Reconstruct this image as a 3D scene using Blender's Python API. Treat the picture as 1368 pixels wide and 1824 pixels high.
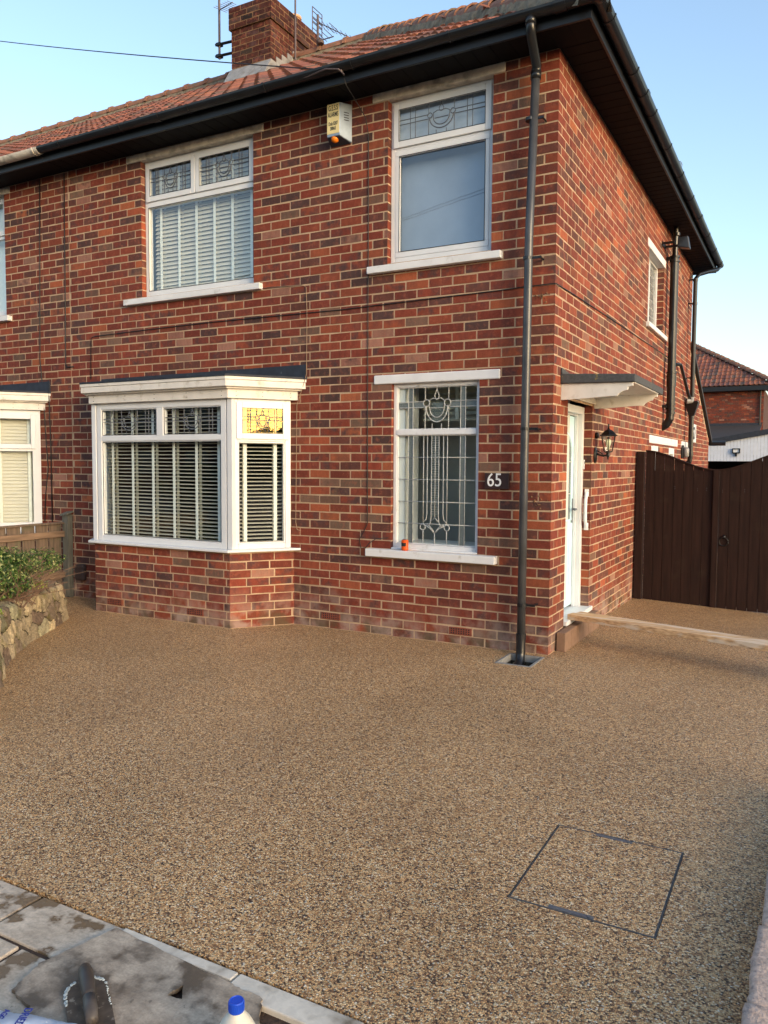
import bpy, bmesh, math, random
from mathutils import Vector, Matrix, noise
R = math.radians
for o in list(bpy.data.objects): bpy.data.objects.remove(o)
scn = bpy.context.scene
COL = scn.collection
# ------------------------------------------------------------------ camera
cam_d = bpy.data.cameras.new('Camera'); cam = bpy.data.objects.new('Camera', cam_d); COL.objects.link(cam)
scn.camera = cam
CAM = Vector((1.8476, -6.2538, 1.5730)); YAW, PIT, ROL = -0.4974, -0.0618, 0.0062
fw = Vector((math.sin(YAW)*math.cos(PIT), math.cos(YAW)*math.cos(PIT), math.sin(PIT)))
rt = Vector((math.cos(YAW), -math.sin(YAW), 0)); up = rt.cross(fw)
r2 = rt*math.cos(ROL)+up*math.sin(ROL); u2 = -rt*math.sin(ROL)+up*math.cos(ROL)
cam.matrix_world = Matrix(((r2.x, u2.x, -fw.x, CAM.x), (r2.y, u2.y, -fw.y, CAM.y), (r2.z, u2.z, -fw.z, CAM.z), (0, 0, 0, 1)))
cam_d.sensor_fit = 'VERTICAL'; cam_d.sensor_height = 36; cam_d.lens = 36*1396.13/1824
cam_d.clip_start = .05; cam_d.clip_end = 800
# ------------------------------------------------------------------ world, sun, exposure
SUN_EL, SUN_AZ = 12.0, -24.0            # degrees; azimuth measured from +X towards +Y
wd = bpy.data.worlds.new('World'); scn.world = wd; wd.use_nodes = True
nt = wd.node_tree; nt.nodes.clear()
sky = nt.nodes.new('ShaderNodeTexSky'); sky.sky_type = 'NISHITA'; sky.sun_disc = False
sky.sun_elevation = R(SUN_EL); sky.sun_rotation = R(90-SUN_AZ)
sky.air_density = 1.0; sky.dust_density = 2.0; sky.ozone_density = 1.2
bg = nt.nodes.new('ShaderNodeBackground'); bg.inputs[1].default_value = .15
wo = nt.nodes.new('ShaderNodeOutputWorld')
nt.links.new(sky.outputs[0], bg.inputs[0]); nt.links.new(bg.outputs[0], wo.inputs[0])
sl = bpy.data.lights.new('Sun', 'SUN'); so = bpy.data.objects.new('Sun', sl); COL.objects.link(so)
sl.energy = .5; sl.angle = R(24); sl.color = (1, .80, .60)
sd = Vector((math.cos(R(SUN_EL))*math.cos(R(SUN_AZ)), math.cos(R(SUN_EL))*math.sin(R(SUN_AZ)), math.sin(R(SUN_EL))))
so.rotation_euler = sd.to_track_quat('Z', 'Y').to_euler(); so.location = (20, -2, 12)
scn.view_settings.view_transform = 'Standard'; scn.view_settings.look = 'None'
scn.view_settings.exposure = 1.5; scn.view_settings.gamma = 1
scn.render.engine = 'CYCLES'
scn.cycles.max_bounces = 8; scn.cycles.transparent_max_bounces = 16

# ------------------------------------------------------------------ materials
def S(r, g, b):
    f = lambda c: ((c/255+.055)/1.055)**2.4 if c > 10 else c/255/12.92
    return (f(r), f(g), f(b), 1)
class NT:
    def __init__(s, name):
        s.m = bpy.data.materials.new(name); s.m.use_nodes = True; s.t = s.m.node_tree
        s.b = s.t.nodes['Principled BSDF']; s.out = s.t.nodes['Material Output']
        s.co = s.t.nodes.new('ShaderNodeTexCoord').outputs['Object']
        g = s.t.nodes.new('ShaderNodeNewGeometry'); s.pos = g.outputs['Position']; s.isl = g.outputs['Random Per Island']
    def n(s, k, **kw):
        n = s.t.nodes.new(k)
        for a, v in kw.items():
            if a.startswith('i_'): n.inputs[a[2:]].default_value = v
            else: setattr(n, a, v)
        return n
    def l(s, a, b): s.t.links.new(a, b)
    def noise(s, scale, detail=3, vec=None, rough=.55, stretch=None):
        v = vec or s.pos
        if stretch:
            mp = s.n('ShaderNodeMapping'); mp.inputs['Scale'].default_value = stretch; s.l(v, mp.inputs[0]); v = mp.outputs[0]
        n = s.n('ShaderNodeTexNoise'); n.inputs['Scale'].default_value = scale; n.inputs['Detail'].default_value = detail
        n.inputs['Roughness'].default_value = rough; s.l(v, n.inputs['Vector']); return n.outputs[0]
    def ramp(s, f, stops):
        r = s.n('ShaderNodeValToRGB'); e = r.color_ramp.elements
        while len(e) < len(stops): e.new(.5)
        for i, (p, c) in enumerate(stops): e[i].position = p; e[i].color = c if isinstance(c, tuple) else (c, c, c, 1)
        s.l(f, r.inputs[0]); return r.outputs[0]
    def mix(s, f, a, b, mode='MIX'):
        m = s.n('ShaderNodeMix', data_type='RGBA', blend_type=mode)
        for i, v in ((0, f), (6, a), (7, b)):
            if isinstance(v, (float, int, tuple)): m.inputs[i].default_value = v
            else: s.l(v, m.inputs[i])
        return m.outputs[2]
    def math(s, op, a, b=0.):
        m = s.n('ShaderNodeMath', operation=op)
        for i, v in ((0, a), (1, b)):
            if isinstance(v, (float, int)): m.inputs[i].default_value = v
            else: s.l(v, m.inputs[i])
        return m.outputs[0]
    def base(s, c):
        if isinstance(c, tuple): s.b.inputs['Base Color'].default_value = c
        else: s.l(c, s.b.inputs['Base Color'])
    def bump(s, h, st=.3, d=.01):
        b = s.n('ShaderNodeBump'); b.inputs['Strength'].default_value = st; b.inputs['Distance'].default_value = d
        s.l(h, b.inputs['Height']); s.l(b.outputs[0], s.b.inputs['Normal'])
    def attr(s, nm='Col'):
        a = s.n('ShaderNodeAttribute'); a.attribute_name = nm; return a
def simple(name, c, rough=.5, var=.12, scale=8, bump=.0, bscale=60, metal=0., dirt=None, spec=.5, stretch=None, bd=.002):
    k = NT(name); f = k.noise(scale, 4, stretch=stretch)
    d = tuple(x*(1-var*2) for x in c[:3])+(1,); e = tuple(min(1, x*(1+var)) for x in c[:3])+(1,)
    col = k.ramp(f, [(.3, d), (.7, e)])
    if dirt:
        dc, lo, hi, ds = dirt
        col = k.mix(k.ramp(k.noise(ds, 5), [(lo, 0.), (hi, 1.)]), col, dc)
    k.base(col); k.b.inputs['Roughness'].default_value = rough; k.b.inputs['Metallic'].default_value = metal
    k.b.inputs['Specular IOR Level'].default_value = spec
    if bump: k.bump(k.noise(bscale, 4, stretch=stretch), bump, bd)
    return k.m
M = {}
def brick_mat():
    k = NT('brick'); a = k.attr(); base = a.outputs['Color']; al = a.outputs['Alpha']
    off = k.n('ShaderNodeVectorMath', operation='ADD'); k.l(k.pos, off.inputs[0])
    cx = k.n('ShaderNodeCombineXYZ'); k.l(k.math('MULTIPLY', k.isl, 37.), cx.inputs[0]); k.l(k.math('MULTIPLY', k.isl, 11.), cx.inputs[2]); k.l(cx.outputs[0], off.inputs[1])
    v = off.outputs[0]
    n1 = k.noise(9, 3, v); n2 = k.noise(70, 4, v); n3 = k.noise(28, 5, v, stretch=(1, 1, .35))
    col = k.mix(k.math('MULTIPLY', k.ramp(n1, [(.42, 0.), (.62, 1.)]), al), base, S(88, 62, 60))
    col = k.mix(.8, col, k.ramp(n2, [(.3, .78), (.72, 1.)]), 'MULTIPLY')
    col = k.mix(.75, col, k.ramp(n3, [(.3, .72), (.6, 1.)]), 'MULTIPLY')
    n4 = k.noise(15, 4, v, rough=.7)
    col = k.mix(k.math('MULTIPLY', k.ramp(n4, [(.52, 0.), (.7, 1.)]), .40), col, k.mix(1., col, S(255, 214, 196), 'SCREEN') if False else S(170, 96, 72))
    st_ = k.ramp(k.noise(1.6, 4, stretch=(1, 1, .22)), [(.34, .74), (.58, 1.)]); col = k.mix(.8, col, st_, 'MULTIPLY')
    # lime bloom and pale flecks
    fl = k.ramp(k.noise(130, 2, v), [(.70, 0.), (.76, 1.)])
    col = k.mix(k.math('MULTIPLY', fl, .35), col, S(190, 165, 145))
    z = k.n('ShaderNodeSeparateXYZ'); k.l(k.pos, z.inputs[0])
    low = k.ramp(k.math('ADD', z.outputs[2], k.math('MULTIPLY', k.noise(2.2, 4), .5)), [(.28, 1.), (.62, 0.)])
    col = k.mix(k.math('MULTIPLY', low, k.ramp(k.noise(6, 5), [(.4, 0.), (.58, .75)])), col, S(160, 140, 128))
    moss = k.ramp(k.math('ADD', z.outputs[2], k.math('MULTIPLY', k.noise(3.1, 4), .4)), [(.24, 1.), (.40, 0.)])
    col = k.mix(k.math('MULTIPLY', moss, k.ramp(k.noise(4.3, 4), [(.46, 0.), (.60, .8)])), col, S(84, 72, 52))
    big = k.ramp(k.noise(.7, 3), [(.3, .86), (.6, 1.)])
    col = k.mix(1., col, big, 'MULTIPLY')
    k.base(col); k.b.inputs['Roughness'].default_value = .85; k.b.inputs['Specular IOR Level'].default_value = .3
    k.bump(k.math('ADD', n2, n3), .6, .004); return k.m
M['brick'] = brick_mat()
def mortar_mat():
    k = NT('mortar'); c = k.ramp(k.noise(4, 6, rough=.7), [(.3, S(156, 130, 104)), (.7, S(196, 168, 138))])
    c = k.mix(.6, c, k.ramp(k.noise(90, 4), [(.3, .75), (.6, 1.)]), 'MULTIPLY')
    k.base(c); k.b.inputs['Roughness'].default_value = .95; k.bump(k.noise(120, 4), .6, .004); return k.m
M['mortar'] = mortar_mat()
M['sootmortar'] = simple('sooty_mortar', S(122, 92, 66), .95, .25, 8, .5, 90)
def gravel_mat():
    k = NT('resin_gravel')
    def vor(scale):
        v = k.n('ShaderNodeTexVoronoi'); v.inputs['Scale'].default_value = scale; v.inputs['Randomness'].default_value = 1
        d = k.n('ShaderNodeVectorMath', operation='ADD'); k.l(k.pos, d.inputs[0])
        q = k.n('ShaderNodeTexNoise'); q.inputs['Scale'].default_value = scale*.6; k.l(k.pos, q.inputs['Vector'])
        sc = k.n('ShaderNodeVectorMath', operation='SCALE'); sc.inputs['Scale'].default_value = .5/scale; k.l(q.outputs['Color'], sc.inputs[0]); k.l(sc.outputs[0], d.inputs[1])
        k.l(d.outputs[0], v.inputs['Vector']); return v
    v = vor(170); v.label = 'stones'; sp = k.n('ShaderNodeSeparateColor'); k.l(v.outputs['Color'], sp.inputs[0])
    c = k.ramp(sp.outputs[0], [(0., S(84, 64, 52)), (.13, S(138, 102, 74)), (.24, S(188, 142, 96)), (.46, S(222, 176, 122)), (.68, S(236, 196, 144)), (.86, S(244, 216, 172)), (.97, S(250, 234, 208))])
    c.node.color_ramp.interpolation = 'CONSTANT'
    gap = k.ramp(v.outputs['Distance'], [(.42, 1.), (.80, .55)])
    c = k.mix(1., c, gap, 'MULTIPLY')
    c = k.mix(1., c, k.ramp(k.noise(.8, 5), [(.3, .80), (.62, 1.)]), 'MULTIPLY')
    c = k.mix(.8, c, k.ramp(k.noise(26, 3, rough=.7), [(.36, .76), (.6, 1.06)]), 'MULTIPLY')
    c = k.mix(.9, c, k.ramp(k.noise(62, 3, rough=.7), [(.36, .70), (.6, 1.10)]), 'MULTIPLY')
    k.base(c); k.b.inputs['Roughness'].default_value = .42; k.b.inputs['Specular IOR Level'].default_value = .35
    k.bump(k.math('MULTIPLY', v.outputs['Distance'], -1.), .9, .005); return k.m
M['gravel'] = gravel_mat()
def slab_mat(name, a, b, wet, ws=3.2, lo=.52, hi=.56, wr=.25):
    k = NT(name); c = k.ramp(k.noise(7, 5), [(.3, a), (.7, b)])
    c = k.mix(.75, c, k.ramp(k.noise(120, 4), [(.3, .7), (.65, 1.)]), 'MULTIPLY'); c = k.mix(.7, c, k.ramp(k.noise(22, 6, rough=.7, stretch=(1, 2.2, 1)), [(.34, .62), (.6, 1.)]), 'MULTIPLY')
    m = k.ramp(k.noise(ws, 5, rough=.6), [(lo, 0.), (hi, 1.)])
    c = k.mix(m, c, wet)
    sp = k.ramp(k.noise(30, 3), [(.68, 0.), (.72, .6)]); c = k.mix(sp, c, S(86, 78, 68))
    k.base(c); r = k.math('SUBTRACT', .8, k.math('MULTIPLY', m, 1-wr-.2)); k.l(r, k.b.inputs['Roughness'])
    k.bump(k.noise(60, 5), .45, .004); return k.m
M['slab'] = slab_mat('paving_slab', S(186, 168, 146), S(222, 203, 180), S(118, 98, 74), 4.2, .53, .57)
M['slate'] = slab_mat('dirty_slate', S(144, 128, 110), S(204, 186, 164), S(98, 84, 68), 6.5, .48, .58, .4)
M['edging'] = simple('edging_concrete', S(214, 204, 188), .9, .14, 12, .5, 90, dirt=(S(120, 108, 92), .55, .7, 6))
M['asphalt'] = simple('road_asphalt', S(72, 72, 74), .9, .12, 20, .5, 150)
M['soil'] = simple('soil', S(72, 54, 42), .95, .25, 30, .8, 60, bd=.01)
M['upvc'] = simple('white_upvc', S(214, 216, 218), .32, .035, 3)
M['paint'] = simple('white_paint', S(216, 217, 218), .5, .04, 6, .35, 40, dirt=(S(172, 170, 162), .62, .78, 9))
M['oldpaint'] = simple('weathered_paint', S(216, 211, 203), .6, .05, 9, .4, 50, dirt=(S(180, 170, 154), .58, .76, 14))
M['lintel'] = simple('stone_lintel', S(206, 198, 184), .85, .12, 12, .4, 70, dirt=(S(124, 116, 104), .5, .75, 8))
M['black'] = simple('black_plastic', S(28, 29, 32), .32, .15, 9, .05, 30)
M['castiron'] = simple('black_gloss_iron', S(14, 14, 15), .36, .12, 12, .15, 40)
M['fascia'] = simple('dark_fascia', S(20, 21, 25), .4, .12, 6)
M['soffit'] = simple('soffit_boards', S(15, 12, 13), .75, .12, 6, spec=.2)
M['pipegrey'] = simple('faded_black_pipe', S(66, 68, 72), .34, .18, 6, .05, 30)
M['felt'] = simple('roofing_felt', S(34, 40, 52), .7, .2, 14, .5, 120, dirt=(S(92, 96, 100), .66, .8, 16))
M['feltgrey'] = simple('mineral_felt', S(74, 76, 78), .95, .15, 40, .7, 220, dirt=(S(140, 124, 62), .66, .76, 18))
M['lead'] = simple('lead_flashing', S(150, 150, 150), .55, .14, 10, .4, 30, metal=.2, dirt=(S(120, 112, 104), .55, .75, 12))
M['came'] = simple('lead_came', S(184, 187, 186), .5, .12, 30)
M['camedark'] = simple('dark_lead', S(92, 98, 108), .5, .12, 30)
M['blind'] = simple('blind_slat', S(214, 210, 194), .5, .03, 4)
M['tape'] = simple('blind_tape', S(232, 236, 228), .85, .04, 30)
M['palesheet'] = simple('pale_sheet', S(176, 186, 196), .9, .08, 9)
M['room'] = simple('room_wall', S(150, 140, 128), .9, .12, 2)
M['roompale'] = simple('hall_wall', S(206, 206, 200), .9, .06, 2)
M['roomdark'] = simple('room_dark', S(52, 46, 42), .9, .2, 2)
M['curtain'] = simple('pale_roller_blind', S(140, 156, 178), .9, .05, 3)
M['wood'] = simple('weathered_wood', S(110, 93, 79), .85, .22, 5, .5, 30, stretch=(6, 6, .7), dirt=(S(84, 84, 64), .56, .76, 4))
M['woodpost'] = simple('grey_post_wood', S(106, 104, 94), .9, .2, 8, .5, 30, stretch=(8, 8, .5))
M['woodrail'] = simple('brown_rail_wood', S(130, 106, 86), .85, .22, 6, .5, 30, stretch=(6, .6, 6))
def plank_mat():
    k = NT('plank_wood')
    st = k.noise(10, 5, k.co, stretch=(.5, 7, 7)); c = k.ramp(st, [(.3, S(158, 122, 86)), (.55, S(204, 166, 122)), (.75, S(226, 194, 152))])
    pale = k.ramp(k.noise(5, 5, k.co, stretch=(.5, 3, 3)), [(.5, 0.), (.6, 1.)])
    c = k.mix(k.math('MULTIPLY', pale, .7), c, S(214, 200, 180))
    dark = k.ramp(k.noise(8, 5, k.co, stretch=(.4, 5, 5)), [(.62, 0.), (.7, 1.)]); c = k.mix(k.math('MULTIPLY', dark, .7), c, S(92, 74, 58))
    k.base(c); k.b.inputs['Roughness'].default_value = .85; k.bump(st, .5, .004); return k.m
M['plank'] = plank_mat()
M['gate'] = simple('gate_stain', S(43, 26, 21), .7, .26, 4, .6, 26, stretch=(9, 9, .5), dirt=(S(50, 38, 30), .6, .8, 5), spec=.2)
M['door'] = simple('door_panel', S(198, 232, 246), .35, .03, 4)
M['step'] = simple('step_block', S(130, 102, 82), .85, .1, 12, .4, 90)
M['rust'] = simple('terracotta', S(128, 66, 48), .85, .18, 30, .4, 80)
M['farmortar'] = simple('far_wall', S(74, 50, 40), .9, .1, 3)
M['brickfar'] = simple('far_brick', S(84, 50, 42), .9, .2, 3)
M['plaque'] = simple('brown_plaque', S(50, 28, 26), .5, .12, 8)
M['meter'] = simple('brown_box', S(58, 48, 48), .55, .1, 8)
M['cable_k'] = simple('black_cable', S(24, 22, 24), .5, .1, 10)
M['cable_w'] = simple('cream_cable', S(150, 124, 100), .6, .1, 10)
M['alarm_face'] = simple('alarm_label', S(226, 208, 150), .5, .04, 8)
M['alarm_box'] = simple('alarm_case', S(150, 166, 184), .3, .08, 14, metal=.3)
M['alarm_base'] = simple('alarm_base', S(42, 50, 66), .5, .08, 8)
M['orange'] = simple('orange_lens', S(226, 122, 20), .25, .1, 20)
M['can'] = simple('orange_can', S(214, 84, 26), .3, .06, 20)
M['ink'] = simple('black_ink', S(22, 22, 26), .7, .02, 4)
M['white'] = simple('bright_white', S(222, 224, 226), .5, .03, 8)
M['blue'] = simple('blue_plastic', S(22, 74, 196), .35, .06, 14)
M['blueink'] = simple('blue_ink', S(36, 52, 140), .6, .04, 14)
M['bottle'] = simple('bottle_plastic', S(216, 208, 190), .35, .05, 10, dirt=(S(150, 126, 100), .6, .75, 26))
M['bag'] = simple('plastic_bag', S(206, 214, 226), .3, .05, 6, .3, 14, bd=.006)
M['handle'] = simple('trowel_handle', S(62, 54, 48), .5, .2, 16, .1, 40)
M['ferrule'] = simple('dark_ferrule', S(82, 74, 68), .5, .2, 20, .2, 60)
M['blade'] = simple('dirty_steel', S(92, 78, 64), .55, .2, 30, .5, 80, metal=.3, dirt=(S(150, 138, 122), .6, .7, 60))
M['resin'] = simple('white_resin', S(196, 204, 202), .5, .2, 60, .6, 120)
M['metal'] = simple('galvanised', S(122, 128, 134), .45, .12, 12, metal=.7)
M['aerial'] = simple('aerial_metal', S(96, 84, 84), .5, .12, 12, metal=.4)
M['pot'] = simple('chimney_pot_clay', S(196, 156, 120), .8, .1, 20)
M['silt'] = simple('gully_silt', S(64, 58, 46), .9, .3, 30, .8, 60)
M['gully'] = simple('gully_frame', S(132, 130, 126), .8, .14, 20, .4, 80)
M['cladding'] = simple('white_cladding', S(196, 202, 214), .6, .04, 6)
M['slateroof'] = simple('slate_roof', S(52, 50, 52), .8, .14, 16, .5, 30, stretch=(1, 1, 6))
M['render'] = simple('pale_render', S(170, 160, 146), .9, .08, 2)
M['cement'] = simple('hip_cement', S(132, 118, 98), .95, .2, 16, .8, 40, bd=.01, dirt=(S(92, 84, 70), .5, .7, 9))
M['ridge'] = simple('ridge_clay', S(138, 96, 76), .85, .18, 10, .4, 60, dirt=(S(104, 92, 74), .52, .7, 7))
M['hedge'] = simple('hedge_leaves', S(56, 74, 34), .7, .3, 3, .8, 20)
M['bark'] = simple('twig_bark', S(118, 92, 74), .9, .2, 20)
M['trunk'] = simple('tree_bark', S(92, 80, 66), .9, .2, 10, .5, 30)
M['bulb'] = simple('bulb_glass', S(226, 226, 190), .2, .03, 10)
def vcol_mat(name, rough=.85, bs=80, st=.4, bd=.003, sp=.35, dirt=None):
    k = NT(name); c = k.attr().outputs['Color']
    c = k.mix(.8, c, k.ramp(k.noise(bs*.4, 4), [(.3, .72), (.7, 1.16)]), 'MULTIPLY')
    if dirt: c = k.mix(k.ramp(k.noise(dirt[3], 5), [(dirt[1], 0.), (dirt[2], dirt[4])]), c, dirt[0])
    k.base(c); k.b.inputs['Roughness'].default_value = rough; k.b.inputs['Specular IOR Level'].default_value = sp
    k.bump(k.noise(bs, 4), st, bd); return k.m
M['tile'] = vcol_mat('roof_tile', .8, 60, .4, .003, .3, (S(112, 100, 84), .56, .74, 7, .6))
def stone_mat():
    k = NT('rubble_stone'); c = k.attr().outputs['Color']
    c = k.mix(.9, c, k.ramp(k.noise(16, 6, rough=.7), [(.3, .42), (.62, 1.1)]), 'MULTIPLY')
    c = k.mix(.8, c, k.ramp(k.noise(75, 5, rough=.7), [(.32, .55), (.66, 1.15)]), 'MULTIPLY')
    c = k.mix(k.ramp(k.noise(6, 5), [(.54, 0.), (.66, .55)]), c, S(108, 104, 52))
    c = k.mix(k.ramp(k.noise(22, 4), [(.62, 0.), (.70, .5)]), c, S(196, 184, 158))
    k.base(c); k.b.inputs['Roughness'].default_value = .95; k.b.inputs['Specular IOR Level'].default_value = .2
    k.bump(k.noise(30, 7, rough=.7), 1., .03); return k.m
M['stone'] = stone_mat()
M['block'] = vcol_mat('split_block', .95, 110, 1., .006, .2, (S(120, 112, 112), .56, .66, 60, .6))
def leaf_mat():
    k = NT('leaf'); k.base(k.attr().outputs['Color']); k.b.inputs['Roughness'].default_value = .5
    tr = k.n('ShaderNodeBsdfTranslucent'); k.l(k.attr().outputs['Color'], tr.inputs[0])
    mx = k.n('ShaderNodeMixShader'); mx.inputs[0].default_value = .3
    k.l(k.b.outputs[0], mx.inputs[1]); k.l(tr.outputs[0], mx.inputs[2]); k.l(mx.outputs[0], k.out.inputs[0]); return k.m
M['leaf'] = leaf_mat()
def glass_mat(name, ior, tint, wob=0., refl=(1, 1, 1, 1)):
    k = NT(name); fr = k.n('ShaderNodeFresnel'); ge = k.n('ShaderNodeNewGeometry')
    k.l(k.math('ADD', k.math('MULTIPLY', ge.outputs['Backfacing'], 1/ior-ior), ior), fr.inputs[0])
    t = k.n('ShaderNodeBsdfTransparent'); t.inputs[0].default_value = tint
    g = k.n('ShaderNodeBsdfGlossy'); g.inputs['Roughness'].default_value = .01; g.inputs[0].default_value = refl
    if wob:
        b = k.n('ShaderNodeBump'); b.inputs['Strength'].default_value = wob; b.inputs['Distance'].default_value = .01
        k.l(k.noise(3.5, 2), b.inputs['Height']); k.l(b.outputs[0], g.inputs['Normal'])
    mx = k.n('ShaderNodeMixShader'); k.l(fr.outputs[0], mx.inputs[0]); k.l(t.outputs[0], mx.inputs[1]); k.l(g.outputs[0], mx.inputs[2])
    k.l(mx.outputs[0], k.out.inputs[0]); return k.m
M['glass'] = glass_mat('window_glass', 1.6, (.92, .95, .95, 1), .012)
M['glowglass'] = glass_mat('painted_glow_glass', 1.6, (1, .84, .5, 1), .05, (.95, .70, .34, 1))  # yellow reflection of the bay side top pane put into the glass colour
M['coated'] = glass_mat('coated_glass', 2.1, (.95, .98, .98, 1), .012)
M['oldglass'] = glass_mat('old_glass', 1.55, (.9, .95, .93, 1), .05)
M['texglass'] = simple('textured_glass', S(112, 122, 122), .25, .4, 260, .8, 240)

# ------------------------------------------------------------------ mesh helpers
class F:
    """a wall frame: s along u, d outwards along n, z up"""
    def __init__(s, o, u, n): s.o, s.u, s.n = Vector(o), Vector(u).normalized(), Vector(n).normalized()
    def p(s, a, d, z): return s.o+s.u*a+s.n*d+Vector((0, 0, z))
FR = F((0, 0, 0), (1, 0, 0), (0, -1, 0)); SD = F((0, 0, 0), (0, 1, 0), (1, 0, 0))
WL = {}
class MB:
    def __init__(s): s.v = []; s.f = []; s.mi = []; s.c = []; s.hasc = False
    def face(s, pts, mi=0, col=None, nh=None):
        pts = [Vector(p) for p in pts]
        if nh is not None:
            nn = (pts[1]-pts[0]).cross(pts[2]-pts[0])
            if len(pts) > 3: nn += (pts[2]-pts[0]).cross(pts[3]-pts[0])
            if nn.dot(nh) < 0: pts.reverse()
        i = len(s.v); s.v += pts; s.f.append(list(range(i, i+len(pts)))); s.mi.append(mi); s.c.append(col or (1, 1, 1, 1))
        if col: s.hasc = True
    def quadbox(s, c8, mi=0, col=None):
        i = len(s.v); s.v += [Vector(c) for c in c8]
        for q in ((0, 3, 2, 1), (4, 5, 6, 7), (0, 1, 5, 4), (1, 2, 6, 5), (2, 3, 7, 6), (3, 0, 4, 7)):
            s.f.append([i+k for k in q]); s.mi.append(mi); s.c.append(col or (1, 1, 1, 1))
        if col: s.hasc = True
    def box(s, x0, x1, y0, y1, z0, z1, mi=0, col=None):
        s.quadbox([(x0, y0, z0), (x1, y0, z0), (x1, y1, z0), (x0, y1, z0), (x0, y0, z1), (x1, y0, z1), (x1, y1, z1), (x0, y1, z1)], mi, col)
    def fbox(s, fr, s0, s1, d0, d1, z0, z1, mi=0, col=None):
        p = fr.p; s.quadbox([p(s0, d0, z0), p(s1, d0, z0), p(s1, d1, z0), p(s0, d1, z0), p(s0, d0, z1), p(s1, d0, z1), p(s1, d1, z1), p(s0, d1, z1)], mi, col)
    def prism(s, base, vec, mi=0, col=None):
        n = len(base); i = len(s.v); vec = Vector(vec)
        s.v += [Vector(b) for b in base]+[Vector(b)+vec for b in base]
        fs = [list(range(n))[::-1], list(range(n, 2*n))]+[[k, (k+1) % n, n+(k+1) % n, n+k] for k in range(n)]
        for q in fs: s.f.append([i+k for k in q]); s.mi.append(mi); s.c.append(col or (1, 1, 1, 1))
        if col: s.hasc = True
    def tube(s, pts, r, n=8, mi=0, caps=True, col=None):
        pts = [Vector(p) for p in pts]; i0 = len(s.v); prev = None
        rr = r if isinstance(r, (list, tuple)) else [r]*len(pts)
        for k, p in enumerate(pts):
            t = (pts[min(k+1, len(pts)-1)]-pts[max(k-1, 0)]).normalized()
            if prev is None:
                a = Vector((0, 0, 1)) if abs(t.z) < .9 else Vector((1, 0, 0)); x = t.cross(a).normalized()
            else: x = (prev-t*prev.dot(t)).normalized()
            prev = x; y = t.cross(x)
            for j in range(n):
                an = 2*math.pi*j/n; s.v.append(p+(x*math.cos(an)+y*math.sin(an))*rr[k])
        for k in range(len(pts)-1):
            for j in range(n):
                s.f.append([i0+k*n+j, i0+k*n+(j+1) % n, i0+(k+1)*n+(j+1) % n, i0+(k+1)*n+j]); s.mi.append(mi); s.c.append(col or (1, 1, 1, 1))
        if caps:
            s.f.append([i0+j for j in range(n)][::-1]); s.mi.append(mi); s.c.append(col or (1, 1, 1, 1))
            s.f.append([i0+(len(pts)-1)*n+j for j in range(n)]); s.mi.append(mi); s.c.append(col or (1, 1, 1, 1))
        if col: s.hasc = True
    def lathe(s, o, prof, n=16, mi=0, ax=(0, 0, 1)):
        o = Vector(o); z = Vector(ax).normalized(); x = z.orthogonal().normalized(); y = z.cross(x); i0 = len(s.v)
        for (r, h) in prof:
            for j in range(n):
                a = 2*math.pi*j/n; s.v.append(o+z*h+(x*math.cos(a)+y*math.sin(a))*max(r, .0003))
        for k in range(len(prof)-1):
            for j in range(n):
                s.f.append([i0+k*n+j, i0+k*n+(j+1) % n, i0+(k+1)*n+(j+1) % n, i0+(k+1)*n+j]); s.mi.append(mi); s.c.append((1, 1, 1, 1))
        s.f.append([i0+j for j in range(n)][::-1]); s.mi.append(mi); s.c.append((1, 1, 1, 1))
        s.f.append([i0+(len(prof)-1)*n+j for j in range(n)]); s.mi.append(mi); s.c.append((1, 1, 1, 1))
    def build(s, name, mats, parent=None, smooth=False, bevel=0, recalc=False, label=None, shade_auto=False):
        if not isinstance(mats, (list, tuple)): mats = [mats]
        if not s.v: return None
        lo = Vector((min(v[i] for v in s.v) for i in range(3))); hi = Vector((max(v[i] for v in s.v) for i in range(3)))
        c = Vector(((lo.x+hi.x)/2, (lo.y+hi.y)/2, lo.z))
        me = bpy.data.meshes.new(name); me.from_pydata([v-c for v in s.v], [], s.f)
        for m in mats: me.materials.append(M[m] if isinstance(m, str) else m)
        me.polygons.foreach_set('material_index', s.mi)
        if smooth: me.polygons.foreach_set('use_smooth', [True]*len(s.f))
        if s.hasc:
            at = me.color_attributes.new('Col', 'FLOAT_COLOR', 'CORNER'); buf = []
            for f, col in zip(s.f, s.c): buf += list(col)*len(f)
            at.data.foreach_set('color', buf)
        me.update()
        if recalc:
            b = bmesh.new(); b.from_mesh(me); bmesh.ops.recalc_face_normals(b, faces=b.faces); b.to_mesh(me); b.free()
        o = bpy.data.objects.new(name, me); COL.objects.link(o); WL[o.name] = c
        if parent: o.parent = parent; o.location = c-WL[parent.name]
        else: o.location = c
        if bevel:
            bv = o.modifiers.new('bevel', 'BEVEL'); bv.width = bevel; bv.segments = 2; bv.limit_method = 'ANGLE'; bv.angle_limit = R(40)
        if label: o['label'] = label
        return o
def tag(o, label, cat, group=None, kind=None):
    o['label'] = label; o['category'] = cat
    if group: o['group'] = group
    if kind: o['kind'] = kind
    return o
def thing(name, loc, label, cat, group=None):
    o = bpy.data.objects.new(name, None); COL.objects.link(o); o.location = loc; WL[o.name] = Vector(loc); o.empty_display_size = .1
    return tag(o, label, cat, group)
def struct(o, label=None):
    o['kind'] = 'structure'
    if label: o['label'] = label
    return o
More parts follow.
